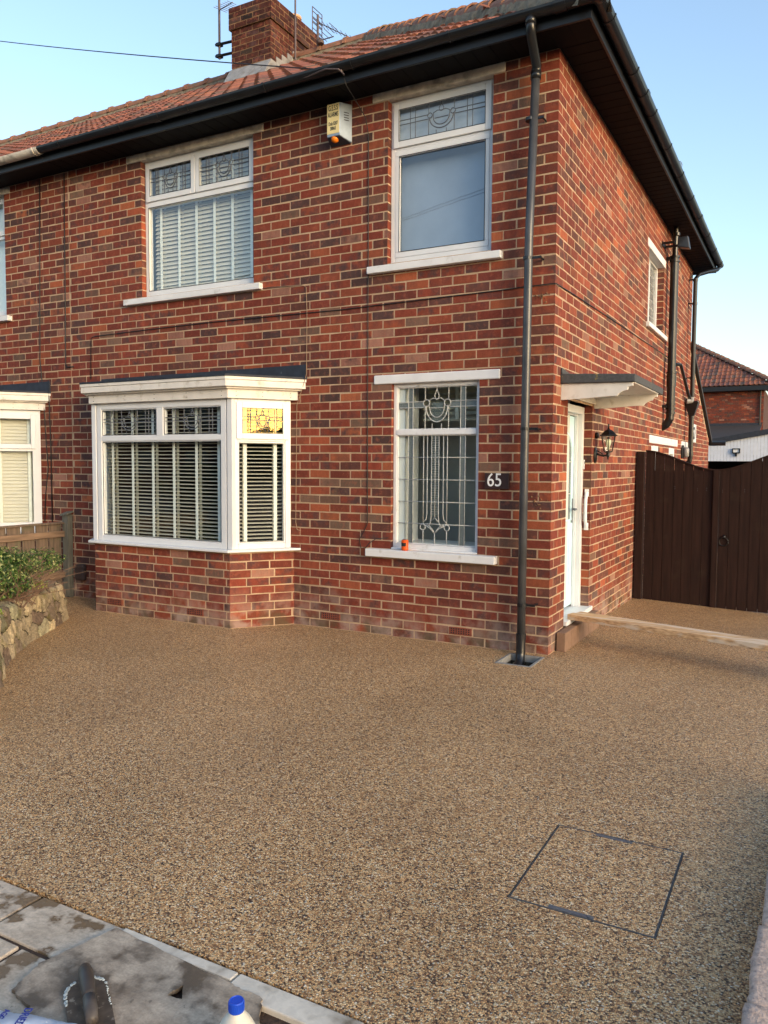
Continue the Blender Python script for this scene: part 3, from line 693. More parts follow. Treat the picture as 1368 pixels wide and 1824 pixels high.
# lower right leaded window
w = win_thing('window', house, FR, -1.06, .8)
s0, s1, z0, z1 = -1.478, -.637, .80, 2.285; dd = -.055
m = MB(); ring(m, FR, s0+.002, s1-.002, z0, z1, .033, dd-.05, dd+.015, .05)
m.fbox(FR, s0+.035, s1-.035, dd-.045, dd+.02, 1.828, 1.876)
bead(m, FR, s0+.035, s1-.035, .852, 1.828, dd-.02, dd+.006, .008); bead(m, FR, s0+.035, s1-.035, 1.876, 2.252, dd-.02, dd+.006, .008)
m.build('frame', 'paint', w, bevel=.004)
gs0, gs1 = s0+.043, s1-.043; GW = gs1-gs0
pane(FR, gs0, gs1, .86, 1.82, dd-.008, w, 'oldglass'); pane(FR, gs0, gs1, 1.884, 2.245, dd-.008, w, 'oldglass')
m = MB(); rr = .0036; dl = dd-.004; G0, G1 = .86, 1.82; GH = G1-G0
P = lambda a, b: FR.p(gs0+GW*a, dl, G1-GH*b)
def ln(mb, *q, r=rr): mb.tube([P(*t) for t in q], r, 5)
for a in (.134, .197, .80, .862): ln(m, (a, 0), (a, 1))
for b in (.198, .404, .61, .815): ln(m, (0, b), (1, b))
for a in (.335, .64): ln(m, (a, 0), (a, .80))
for a in (.335, .64, .485): ln(m, (a, .875 if a != .485 else .90), (a, 1))
for a, e in ((.384, .33), (.591, .645)): ln(m, (a, 0), (a, .72), (a-(.01 if a < .5 else -.01), .77), (e, .81))
for a in (.439, .532): ln(m, (a, 0), (a, .74), (a-(.01 if a < .5 else -.01)*.8, .80), (a-(.03 if a < .5 else -.03), .835))
ln(m, (.439, .79), (.485, .755), (.532, .79)); ln(m, (.485, 0), (.485, .755))
for sg in (-1, 1):
    m.tube(arc(FR, gs0+GW*(.485+sg*.155), G1-GH*.845, .026, 0, 360, dl), rr*1.2, 6)
    ln(m, (.485, .90), (.485+sg*.03, .865), (.485+sg*.07, .83), (.485+sg*.12, .825)); ln(m, (.485, .90), (.485+sg*.06, .855), (.485+sg*.12, .83))
for a in (.134, .197, .335, .384, .439, .485, .532, .591, .64, .80, .862):
    for b in (.198, .404, .61): m.lathe(P(a, b), [(.0055, -.002), (.0055, .004)], 8, ax=FR.n)
m.build('leading', 'came', w, smooth=True)
m = MB()
for (a, b) in ((.134, .197), (.80, .862)): m.face([FR.p(gs0+GW*a, dl-.003, G0), FR.p(gs0+GW*b, dl-.003, G0), FR.p(gs0+GW*b, dl-.003, G1), FR.p(gs0+GW*a, dl-.003, G1)], nh=FR.n)
k = 0
while k < 34:
    zz = G1-.004-k*.021
    for (a, b) in ((.445, .480), (.49, .527)): m.fbox(FR, gs0+GW*a, gs0+GW*b, dl-.004, dl-.001, zz-.012, zz)
    k += 1
T0, T1 = 1.884, 2.245; TH = T1-T0
for (a, b) in ((.134, .197), (.80, .862)): m.face([FR.p(gs0+GW*a, dl-.003, T0), FR.p(gs0+GW*b, dl-.003, T0), FR.p(gs0+GW*b, dl-.003, T1), FR.p(gs0+GW*a, dl-.003, T1)], nh=FR.n)
for (a, b) in ((0, .13), (.2, .33), (.67, .795), (.866, 1)): m.face([FR.p(gs0+GW*a, dl-.003, T0+TH*.5), FR.p(gs0+GW*b, dl-.003, T0+TH*.5), FR.p(gs0+GW*b, dl-.003, T0+TH*.64), FR.p(gs0+GW*a, dl-.003, T0+TH*.64)], nh=FR.n)
m.build('textured_strips', 'texglass', w)
top_leading(FR, gs0, gs1, T0, T1, dl, w, r=.0034, mat='came')
m = MB(); sc = gs0+GW*.5
m.face([FR.p(sc-.055, dl-.004, 2.03), FR.p(sc-.05, dl-.004, 1.965), FR.p(sc-.02, dl-.004, 1.935), FR.p(sc+.02, dl-.004, 1.935), FR.p(sc+.05, dl-.004, 1.965), FR.p(sc+.055, dl-.004, 2.03), FR.p(sc+.055, dl-.004, 2.11), FR.p(sc-.055, dl-.004, 2.11)], nh=FR.n); m.build('shield_glass', 'texglass', w)
room(FR, s0, s1, z0, z1, dd-.06, .9, w, 'roompale', 'roompale')
m = MB(); m.fbox(FR, s0+.02, s0+.098, -.36, -.08, .8, 2.3); m.build('inner_reveal', 'white', w)
m = MB(); m.fbox(FR, s0-.2, s1+.2, -.42, -.08, .80, .862); m.build('inner_sill', 'white', w)
blind(FR, s0+.13, s1+.05, 1.98, 2.30, -.40, w, pitch=.05, tilt=40, tapes=[-1.0, -.72], depth=.05)
m = MB(); sl_ = F((0, 0, 0), (1, 0, 0), (0, -1, 0)); m.fbox(FR, -1.704, -.454, -.05, .075, .728, .797); m.fbox(FR, -1.475, -.64, -.045, .0, .797, .815)
m.build('sill', 'paint', w, bevel=.007)
m = MB(); m.fbox(FR, -1.655, -.453, -.07, .014, 2.285, 2.366); m.build('lintel', 'paint', w, bevel=.009)

# ------------------------------------------------------------------ bay window
def bay(parent, pts, name, only_right=False):
    b = win_thing(name, parent, FR, (pts[1][0]+pts[2][0])/2, 0); b_root = b
    segs = []
    for (p, q) in zip(pts, pts[1:]):
        u = Vector((q[0]-p[0], q[1]-p[1], 0)); L = u.length; u.normalize(); n = Vector((u.y, -u.x, 0)); segs.append((F((p[0], p[1], 0), u, n), L))
    mb = MB()
    for i, (fr, L) in enumerate(segs):
        bricks(mb, fr, L, -2, 9, even_first=.107+.05*i, odd_first=.2195-.03*i, seed=81+i, cs=90+i, ce=True)
        sheet(mb, fr, .004, L-.004, -.2, .73, -REC)
    mb.build('base_wall', ['brick', 'mortar'], b)
    def off(d):
        out = []
        for i, (x, y) in enumerate(pts):
            n1 = segs[max(i-1, 0)][0].n; n2 = segs[min(i, len(segs)-1)][0].n
            if i == 0: out.append((x-d/abs(n2.x) if abs(n2.x) > .2 else x, y)); continue
            if i == len(pts)-1: out.append((x+d/abs(n1.x), y)); continue
            mm = (n1+n2).normalized(); out.append((x+mm.x*d/mm.dot(n1), y+mm.y*d/mm.dot(n1)))
        return out
    def band(mb, d, z0, z1): 
        o = off(d); mb.prism([(x, y, z0) for x, y in o], (0, 0, z1-z0))
    mb = MB(); band(mb, .062, .728, .752); mb.build('sill', 'upvc', b, bevel=.005, recalc=True)
    mb = MB(); band(mb, .035, 2.172, 2.262); mb.build('frieze_board', 'oldpaint', b, bevel=.003, recalc=True)
    mb = MB(); band(mb, .105, 2.275, 2.335); band(mb, .112, 2.337, 2.366); band(mb, .07, 2.258, 2.276); mb.build('cornice_board', 'oldpaint', b, bevel=.003, recalc=True)
    mb = MB()
    for i, (fr, L) in enumerate(segs):
        for t in ([.1, .5, .93] if L < 1 else [.03, .28, .5, .73, .97]):
            for z in (2.195, 2.235): mb = MB(); mb.lathe(fr.p(L*t, .036, z), [(.004, -.001), (.004, .0015)], 6, ax=fr.n); mb.build('nail_head', 'black', b)
    o = off(.118); mb = MB()
    lo = [Vector((x, y, 2.367)) for x, y in o]
    hi_ = [Vector((x, min(y+.0, 0), 2.385)) for x, y in o]
    i0 = len(mb.v); mb.v += lo+hi_; n = len(lo)
    back0 = Vector((o[0][0], .0, 2.42)); back1 = Vector((o[-1][0], .0, 2.42)); mb.v += [back0, back1]
    for k in range(n-1): mb.f.append([i0+k, i0+k+1, i0+n+k+1, i0+n+k]); mb.mi.append(0); mb.c.append((1, 1, 1, 1))
    mb.f.append([i0+n+k for k in range(n)]+[i0+2*n+1, i0+2*n]); mb.mi.append(0); mb.c.append((1, 1, 1, 1))
    mb.f.append([i0+k for k in range(n)][::-1]); mb.mi.append(0); mb.c.append((1, 1, 1, 1))
    # upstand on the wall
    mb.quadbox([(pts[0][0], -.001, 2.37), (o[-1][0]-.005, -.001, 2.37), (o[-1][0]-.005, -.03, 2.37), (pts[0][0], -.03, 2.37), (pts[0][0], -.001, 2.49), (o[-1][0]-.005, -.001, 2.505), (o[-1][0]-.005, -.016, 2.505), (pts[0][0], -.016, 2.49)])
    mb.build('bay_roof', 'felt', b)
    # inside: ceiling, floor, back
    mb = MB(); x0, x1 = pts[0][0]-.3, pts[-1][0]+.3
    mb.prism([(x, y, .70) for x, y in off(-.02)], (0, 0, .02)); mb.prism([(x, y, 2.30) for x, y in off(-.02)], (0, 0, .02))
    mb.face([(x0, .12, .0), (x1, .12, .0), (x1, 2.6, .0), (x0, 2.6, .0)], 1); mb.face([(x0, .12, 2.5), (x1, .12, 2.5), (x1, 2.6, 2.5), (x0, 2.6, 2.5)])
    mb.face([(x0, .12, 0), (x0, 2.6, 0), (x0, 2.6, 2.5), (x0, .12, 2.5)], 1); mb.face([(x1, .12, 0), (x1, 2.6, 0), (x1, 2.6, 2.5), (x1, .12, 2.5)], 1); mb.face([(x0, 2.6, 0), (x1, 2.6, 0), (x1, 2.6, 2.5), (x0, 2.6, 2.5)], 1)
    mb.build('room_lining', ['room', 'roomdark'], b)
    return b, segs
BP = [(-5.135, 0), (-4.74, -.49), (-2.935, -.49), (-2.54, 0)]
b, segs = bay(house, BP, 'bay_window')
fc = segs[1][0]; fcL = segs[1][1]; fk = segs[2][0]; fkL = segs[2][1]; fj = segs[0][0]
Z0, Z1 = .752, 2.172; di, do = -.075, -.012
sx = lambda X: X+4.74
mf = MB()
ring(mf, fc, .045, fcL-.045, Z0, Z1, .062, di, do, .055)
mf.fbox(fc, .107, fcL-.107, di, do-.001, 1.785, 1.835); mf.fbox(fc, sx(-3.86)+.0, sx(-3.775), di, do-.001, 1.835, Z1-.062)
for (a, c_, z0_, z1_) in ((.107, fcL-.107, .807, 1.785), (.107, sx(-3.86), 1.835, Z1-.062), (sx(-3.775), fcL-.107, 1.835, Z1-.062)): bead(mf, fc, a, c_, z0_, z1_, di+.01, do-.012, .014)
for fr_, L_ in ((fk, fkL), (fj, fkL)):
    ring(mf, fr_, .03, L_-.03, Z0, Z1, .055, di, do, .05)
    mf.fbox(fr_, .085, L_-.085, di, do-.001, 1.775, 1.805)
    ring(mf, fr_, .072, L_-.055, 1.795, Z1-.028, .058, do+.0005, do+.018)
    bead(mf, fr_, .085, L_-.085, .802, 1.775, di+.01, do-.01, .018)
# corner posts
for (px, py) in (BP[1], BP[2]):
    mf.box(px-.0+(-.03 if px < -4 else -.03), px+.03, py+.008, py+.07, Z0, Z1)
mf.build('frame', 'upvc', b, bevel=.004)
gl = [(fc, .121, fcL-.121, .821, 1.771), (fc, .121, sx(-3.874), 1.849, 2.096), (fc, sx(-3.761), fcL-.121, 1.849, 2.096), (fk, .103, fkL-.103, .82, 1.757), (fk, .13, fkL-.113, 1.853, 2.086), (fj, .103, fkL-.103, .82, 1.757), (fj, .13, fkL-.113, 1.853, 2.086)]
for (fr_, a, c_, z0_, z1_) in gl: pane(fr_, a-.005, c_+.005, z0_-.005, z1_+.005, -.035 if z0_ < 1.8 or fr_ is fc else -.006, b, 'glowglass' if fr_ is fk and z0_ > 1.8 else 'glass')
m = MB()
for (fr_, a, c_, z0_, z1_) in gl:
    if fr_ is not fj: ring(m, fr_, a-.004, c_+.004, z0_-.004, z1_+.004, .005, (do-.0115) if (z0_ < 1.8 or fr_ is fc) else do+.0185, (do-.009) if (z0_ < 1.8 or fr_ is fc) else do+.020)
m.build('gasket', 'black', b)
top_leading(fc, .125, sx(-3.878), 1.853, 2.092, -.031, b); top_leading(fc, sx(-3.757), fcL-.125, 1.853, 2.092, -.031, b); top_leading(fk, .134, fkL-.117, 1.857, 2.082, -.002, b)
blind(fc, .10, fcL-.09, .80, 2.15, -.135, b, pitch=.0365, tilt=9, tapes=[sx(t) for t in (-4.571, -4.285, -4.003, -3.722, -3.428, -3.148)], depth=.048)
blind(fk, .07, fkL-.05, .80, 2.15, -.12, b, pitch=.0365, tilt=9, tapes=[.172, .467], depth=.048)
blind(fj, .05, fkL-.07, .80, 2.15, -.12, b, pitch=.0365, tilt=9, tapes=[.17, .46], depth=.048)

# ------------------------------------------------------------------ side door, canopy, side windows
d = win_thing('door', house, SD, .87, .2)
m = MB(); dz0, dz1 = .205, 2.12
m.fbox(SD, 1.24, 1.303, -.155, -.075, dz0, dz1); m.fbox(SD, .447, .51, -.155, -.075, dz0, dz1); m.fbox(SD, .51, 1.24, -.155, -.075, dz1-.07, dz1)
m.fbox(SD, 1.225, 1.2395, -.150, -.118, dz0, dz1-.07); m.fbox(SD, .51, 1.225, -.15, -.118, dz1-.085, dz1-.071)
m.build('frame', 'upvc', d, bevel=.004)
m = MB(); m.fbox(SD, .512, 1.222, -.19, -.148, .225, 2.03)
# raised mouldings of the panels
for (a, c_, z0_, z1_) in ((.60, 1.13, .36, .92),): ring(m, SD, a, c_, z0_, z1_, .022, -.148, -.140); m.fbox(SD, a+.06, c_-.06, -.148, -.141, z0_+.06, z1_-.06)
dl = m.build('leaf', 'door', d, bevel=.004)
m = MB(); cy, rz_ = .865, .265
pts_ = [SD.p(cy-rz_+.0, -.145, 1.05)]+[SD.p(cy+rz_*math.cos(R(180-a)), -.145, 1.68+rz_*.75*math.sin(R(a))) for a in range(0, 181, 15)]+[SD.p(cy+rz_, -.145, 1.05)]
m.tube(pts_+[pts_[0]], .012, 6); m.build('glazing_bead', 'door', d)
m = MB(); m.face([p+SD.n*.0005 for p in pts_], nh=SD.n); m.build('door_glass', 'texglass', d)
m = MB()
for q in ([(.71, 1.1), (.71, 1.8)], [(1.02, 1.1), (1.02, 1.8)], [(.6, 1.3), (1.13, 1.3)], [(.6, 1.6), (1.13, 1.6)]): m.tube([SD.p(a, -.142, z_) for a, z_ in q], .004, 5)
m.tube(arc(SD, cy, 1.45, .13, 0, 360, -.142, 20, .2), .004, 5); m.build('leading', 'came', d)
m = MB(); m.fbox(SD, 1.155, 1.19, -.147, -.135, 1.02, 1.25); m.tube([SD.p(1.17, -.14, 1.15), SD.p(1.17, -.10, 1.15), SD.p(1.09, -.095, 1.148)], .009, 8); m.build('handle', 'metal', d)
m = MB(); m.fbox(SD, .447, 1.36, -.19, .03, .165, .205); m.build('threshold', 'paint', d, bevel=.005)
m = MB(); m.fbox(SD, 1.262, 1.287, -.075, -.058, 1.53, 1.62); m.fbox(SD, 1.268, 1.281, -.058, -.055, 1.58, 1.605, 1); m.build('doorbell', ['upvc', 'ink'], d, bevel=.002)
m = MB(); m.fbox(SD, .2, 1.35, -.0, -.0 or -.30, -.1, .165); 
def grab(yw, sgn, x, z0_, z1_, nm):
    mb = MB(); P_ = lambda dy, z_: Vector((x, yw+sgn*dy, z_))
    mb.tube([P_(.008, z0_+.02), P_(.02, z0_+.045), P_(.045, z0_+.09), P_(.05, (z0_+z1_)/2), P_(.045, z1_-.09), P_(.02, z1_-.045), P_(.008, z1_-.02)], [.014, .014, .016, .016, .016, .014, .014], 10)
    for z_ in (z0_, z1_-.05): mb.box(x-.02, x+.02, min(yw+sgn*.001, yw+sgn*.012), max(yw+sgn*.001, yw+sgn*.012), z_-.01, z_+.06)
    mb.build(nm, 'white', d, smooth=False, bevel=.003)
grab(1.305, -1, -.035, .955, 1.33, 'grab_rail'); grab(.445, 1, -.05, .95, 1.33, 'grab_rail')
# canopy
c = win_thing('door_canopy', house, SD, .87, 2.1)
m = MB(); m.quadbox([(.001, .20, 2.245), (.60, .20, 2.235), (.60, 1.55, 2.235), (.001, 1.55, 2.245), (.001, .20, 2.325), (.60, .20, 2.297), (.60, 1.55, 2.297), (.001, 1.55, 2.325)])
m.prism([(.002, .20, 2.326), (.002, .60, 2.326), (.002, .50, 2.345), (.002, .20, 2.375)], (.014, 0, 0)); m.build('canopy_roof', 'feltgrey', c, bevel=.006, recalc=True)
def bracket(y0):
    mb = MB(); pr = [(.0, 2.245), (.58, 2.238), (.58, 2.205), (.545, 2.20), (.54, 2.175), (.50, 2.165), (.47, 2.145), (.46, 2.128), (.40, 2.128), (.30, 2.122), (.15, 2.114), (.0, 2.11)]
    mb.prism([(x, y0, z) for x, z in pr], (0, .025, 0)); mb.build('bracket', 'oldpaint', c, recalc=True, bevel=.002)
bracket(.225); bracket(1.36)
m = MB(); m.box(.001, .02, .25, 1.36, 2.15, 2.235); m.box(.004, .59, .251, 1.359, 2.229, 2.236); m.build('canopy_lining', 'oldpaint', c)
# side upper window
w = win_thing('window', house, SD, 4.55, 3.3)
s0, s1, z0, z1 = 3.98, 5.12, 3.345, 4.275
m = MB(); ring(m, SD, s0, s1, z0, z1, .045, -.13, -.085); m.fbox(SD, 4.53, 4.57, -.13, -.086, z0, z1); m.build('frame', 'paint', w, bevel=.004)
pane(SD, s0+.04, s1-.04, z0+.04, z1-.04, -.11, w, 'oldglass')
m = MB()
for i in range(1, 12): m.tube([SD.p(s0+i*.095, -.104, z0+.04), SD.p(s0+i*.095, -.104, z1-.04)], .004, 5)
for i in range(1, 9): m.tube([SD.p(s0+.04, -.104, z0+i*.105), SD.p(s1-.04, -.104, z0+i*.105)], .004, 5)
m.build('leading', 'came', w)
room(SD, s0, s1, z0, z1, -.16, 1.2, w, 'roomdark')
m = MB(); m.fbox(SD, 3.90, 5.27, -.09, .045, 3.285, 3.345); m.build('sill', 'paint', w, bevel=.006)
m = MB(); m.fbox(SD, 3.88, 5.17, -.085, .012, 4.26, 4.36); m.build('lintel', 'paint', w, bevel=.006)
# low side windows over the gate
m = MB(); m.fbox(SD, 4.32, 6.72, -.08, .012, 1.86, 1.965); m.build('lintel', 'paint', house, bevel=.008)
for (a, b_) in ((4.5, 5.05), (5.95, 6.5)):
    w = win_thing('window', house, SD, (a+b_)/2, 1.0)
    m = MB(); ring(m, SD, a+.002, b_-.002, 1.0, 1.858, .06, -.07, -.004); m.fbox(SD, a+.062, b_-.062, -.07, -.005, 1.74, 1.80); m.build('frame', 'paint', w, bevel=.003)
    pane(SD, a+.04, b_-.04, 1.04, 1.82, -.03, w, 'oldglass'); room(SD, a, b_, 1.0, 1.86, -.12, .8, w, 'roomdark')
m = MB(); m.fbox(SD, 7.15, 7.85, -.02, .015, 1.86, 1.96); m.build('lintel', 'paint', house, bevel=.006)

# ------------------------------------------------------------------ rainwater and soil pipes (parts of the house)
m = MB(); m.tube([(-.112, -.388, 4.92), (-.112, -.388, 4.84), (-.114, -.375, 4.81), (-.152, -.11, 4.70), (-.158, -.094, 4.67), (-.160, -.092, 4.64), (-.162, -.092, 4.62)], .037, 14)
for p_, q_ in (((-.112, -.388, 4.86), (-.112, -.388, 4.92)), ((-.162, -.092, 4.60), (-.161, -.092, 4.66))): m.tube([p_, q_], .042, 14)
m.build('swan_neck', 'black', house, smooth=True)
m = MB(); m.tube([(-.162, -.092, 4.61), (-.194, -.092, 3.4), (-.202, -.092, 1.5), (-.204, -.092, .12)], .034, 18); dp = m.build('downpipe', 'pipegrey', house, smooth=True)
for z_ in (4.3, 3.22, 1.86, .42):
    m = MB(); m.tube([(-.2, -.092, z_-.012), (-.2, -.092, z_+.012)], .040, 16); m.box(-.165, -.09, -.10, -.088, z_-.009, z_+.009); m.tube([(-.10, -.002, z_), (-.10, -.104, z_)], .008, 8); m.build('pipe_clip', 'black', dp)
m = MB()
for z_ in (.13,): m.tube([(-.204, -.092, z_), (-.204, -.092, z_+.05)], .041, 16)
m.build('pipe_collar', 'black', dp)
m = MB(); m.tube([(-.204, -.092, .13), (-.204, -.095, .02), (-.2, -.12, -.05), (-.195, -.20, -.075)], .038, 16, caps=False); m.tube([(-.195, -.19, -.072), (-.194, -.235, -.085)], .045, 16, caps=False); m.build('pipe_shoe', 'black', dp, smooth=True)
m = MB(); sy = 5.33
m.tube([(.1, sy, 2.30), (.1, sy, 4.45)], .055, 18); m.tube([(.1, sy, 4.40), (.12, sy-.02, 5.35), (.12, sy-.02, 5.62)], .036, 14)
m.tube([(.1, sy, 2.32), (.095, sy, 2.22), (.05, sy, 2.14), (-.02, sy, 2.10)], .055, 16)
for z_ in (4.38, 4.44, 2.86, 2.80, 2.36, 2.30, 2.42): m.tube([(.1, sy, z_-.012), (.1, sy, z_+.012)], .068, 18)
m.tube([(.1, sy, 2.66), (.1, sy, 2.84)], .063, 18)
for z_ in (4.41, 2.39): m.box(-.0, .06, sy-.09, sy-.03, z_-.02, z_+.02)
m.tube([(.12, sy-.02, 4.72), (.12, sy-.02, 4.76)], .045, 14)
m.build('soil_pipe', 'castiron', house)
m = MB()
for k in range(6):
    a = k*math.pi/6; m.tube([(.12+.045*math.cos(a)*math.cos(R(t)), sy-.02+.045*math.sin(a)*math.cos(R(t)), 5.66+.06*math.sin(R(t))) for t in range(-30, 211, 20)], .0022, 5)
m.build('wire_balloon', 'metal', house)
m = MB(); ry = 7.52
m.tube([(.38, 8.22, 4.90), (.36, 8.1, 4.84), (.26, 7.82, 4.76), (.14, 7.6, 4.68), (.1, ry, 4.60), (.1, ry, 2.62)], .034, 12)
for z_ in (4.58, 4.2, 3.0): m.tube([(.1, ry, z_-.02), (.1, ry, z_+.02)], .04, 12); m.tube([(0, ry-.03, z_), (.1, ry-.03, z_)], .01, 6)
m.prism([(.02, ry-.09, 2.60), (.2, ry-.09, 2.60), (.2, ry+.09, 2.60), (.02, ry+.09, 2.60)], (0, 0, .02)) 
i0 = len(m.v); m.quadbox([(.06, ry-.04, 2.38), (.14, ry-.04, 2.38), (.14, ry+.04, 2.38), (.06, ry+.04, 2.38), (.0, ry-.1, 2.60), (.21, ry-.1, 2.60), (.21, ry+.1, 2.60), (.0, ry+.1, 2.60)])
m.tube([(.1, ry, 2.40), (.1, ry, 1.72), (.09, ry, 1.64), (.03, ry, 1.58)], .04, 12)
for z_ in (2.36, 1.75): m.tube([(.1, ry, z_-.02), (.1, ry, z_+.02)], .048, 12)
m.build('rear_downpipe', 'castiron', house, recalc=True)
m = MB(); m.tube([(.0, 6.38, 3.10), (.06, 6.46, 3.10), (.07, 7.3, 2.72), (.08, 7.46, 2.64)], .024, 10); m.build('waste_pipe', 'castiron', house)
m = MB(); m.tube([(.03, 7.40, 2.62), (.1, 7.44, 2.62), (.1, 7.44, 2.68)], .045, 12); m.build('pipe_branch', 'lead', house)
# air bricks
def airbrick(mb, fr, s, z):
    mb.fbox(fr, s, s+.21, -.004, .0035, z, z+.062, 0)
    for i in range(8):
        for j in range(3): mb.fbox(fr, s+.016+i*.0235, s+.028+i*.0235, .003, .0045, z+.009+j*.018, z+.020+j*.018, 1)
for (fr_, s_, z_) in ((FR, -2.22, .088), (FR, -.89, .085), (fc, sx(-4.565), .087), (fc, sx(-3.47), .087)): m = MB(); airbrick(m, fr_, s_, z_); m.build('air_brick', ['rust', 'ink'], house)
# party-wall side and inner shell so that no light leaks through
m = MB(); m.face([(-5.64, .12, 0), (-5.64, 8, 0), (-5.64, 8, 5), (-5.64, .12, 5)]); m.face([(-5.6, .15, 2.9), (-.15, .15, 2.9), (-.15, 7.9, 2.9), (-5.6, 7.9, 2.9)]); m.build('inner_shell', 'roomdark', house)

rp = random.Random(77)
for (xc, zc) in ((-.115, 2.93), (-.10, 1.27)):
    m = MB()
    for k in range(16):
        q = FR.p(xc+rp.gauss(0, .028), .0, zc+rp.gauss(0, .022)); r0 = rp.uniform(.003, .009); m.lathe(q, [(r0, -.002), (r0*.8, .003+rp.uniform(0, .004)), (r0*.3, .007)], 7, ax=(rp.uniform(-.2, .2), -1, rp.uniform(-.2, .2)))
    m.build('mortar_scar', 'sootmortar', house)
# doorstep
st = thing('doorstep', (.04, .7, 0), 'low brown paver step under the white door threshold', 'step')
m = MB(); rg = random.Random(4); yy = .19
while yy < 1.35:
    m.box(.012, .088, yy, min(yy+.196, 1.38), -.03, .158); yy += .2
m.build('side_pavers', 'step', st, bevel=.005)

# ------------------------------------------------------------------ neighbouring half
nb = thing('neighbouring_house', (-8.6, 0, 0), 'left half of the pair, red brick with pale old gutter, bay and fence in front', 'house')
hn = [(6.755, 8.25, 3.335, 4.765), (6.20, 8.68, .72, 2.42)]
m = MB(); fln = F((-5.64, 0, 0), (-1, 0, 0), (0, -1, 0)); hh = [(a-5.64, b_-5.64, c_, d_) for a, b_, c_, d_ in hn]
bricks(m, fln, 8.4, -2, 61, hh, even_first=.107+.225-.107+.0, odd_first=.1125, seed=21)
sheet(m, fln, 0, 8.4, -.2, EAVE, -REC, hh); reveal(m, FR, -6.755, -1, 3.335, 4.765, seed=33); reveal(m, FR, -8.25, 1, 3.335, 4.765, seed=34)
m.build('front_wall', ['brick', 'mortar'], nb)
m = MB(); m.box(-15.04, -5.641, -.31, .02, EAVE, EAVE+.012); m.build('soffit', 'soffit', nb)
m = MB(); m.box(-15.04, -5.642, -.329, -.31, EAVE-.012, EAVE+.15); m.build('fascia', 'fascia', nb, bevel=.003)
gutter('gutter', (-15.04, -.388, 4.952), (-5.60, -.388, 4.952), (0, -1, 0), nb, 'lintel', r=.058)
m = MB(); slope(m, (-15.04, -.37, RO), (1, 0, 0), (0, 1, 0), 9.4, 4.36, False, False, seed=7)
m.face([(-15.04, -.33, RO-.02), (-5.642, -.33, RO-.02), (-5.642, 3.97, RO+4.3*PIT_M-.03), (-15.04, 3.97, RO+4.3*PIT_M-.03)], 0, S(60, 40, 36))
m.face([(-15.04, 8.3, RO-.02), (-5.642, 8.3, RO-.02), (-5.642, 3.97, RO+4.3*PIT_M-.03), (-15.04, 3.97, RO+4.3*PIT_M-.03)], 0, S(130, 70, 58))
nroof = m.build('roof', 'tile', nb); ridge_line(nroof, -5.66, -15.0)
w = win_thing('window', nb, FR, -7.5, 3.3); s0, s1, z0, z1 = -8.25, -6.755, 3.315, 4.758; dd = -.085
m = MB(); ring(m, FR, s0+.002, s1-.002, z0, z1, .05, dd-.04, dd+.025, .09); m.fbox(FR, s0+.05, s1-.05, dd-.04, dd+.024, 4.26, 4.32); m.fbox(FR, -7.52, -7.48, dd-.04, dd+.024, 4.3, z1-.05); ring(m, FR, -7.475, s1-.03, 4.30, 4.73, .055, dd+.026, dd+.042); m.build('frame', 'upvc', w, bevel=.005)
pane(FR, s0+.04, s1-.04, 3.4, 4.72, dd, w, 'coated'); m = MB(); m.face([FR.p(s0, dd-.1, 3.3), FR.p(s1, dd-.1, 3.3), FR.p(s1, dd-.1, 4.8), FR.p(s0, dd-.1, 4.8)], nh=FR.n); m.build('net_curtain', 'tape', w)
m = MB(); m.fbox(FR, -8.48, -6.66, -.08, .055, 3.258, 3.318); m.build('sill', 'paint', w, bevel=.006)
m = MB(); m.fbox(FR, -8.45, -6.64, -.09, .014, 4.757, 4.832); m.build('lintel', 'lintel', w, bevel=.008)
NP = [(-8.735, 0), (-8.34, -.49), (-6.535, -.49), (-6.14, 0)]
b2, sg2 = bay(nb, NP, 'bay_window')
m = MB(); g1, g2, g3 = sg2[1], sg2[2], sg2[0]
ring(m, g1[0], .045, g1[1]-.045, Z0, Z1, .062, di, do, .055); m.fbox(g1[0], .1, g1[1]-.1, di, do-.001, 1.785, 1.835)
for fr_, L_ in (g2, g3):
    ring(m, fr_, .03, L_-.03, Z0, Z1, .09, di, do, .10); m.fbox(fr_, .1, L_-.1, di, do-.001, 1.69, 1.735); ring(m, fr_, .08, L_-.08, 1.72, Z1-.05, .055, do+.0005, do+.018)
m.build('frame', 'upvc', b2, bevel=.004)
for fr_, L_ in sg2: pane(fr_, .08, L_-.08, .82, 2.1, -.04, b2)
for fr_, L_ in sg2: blind(fr_, .08, L_-.08, .80, 2.15, -.12, b2, pitch=.040, tilt=66, tapes=[L_*.25, L_*.75], depth=.05)

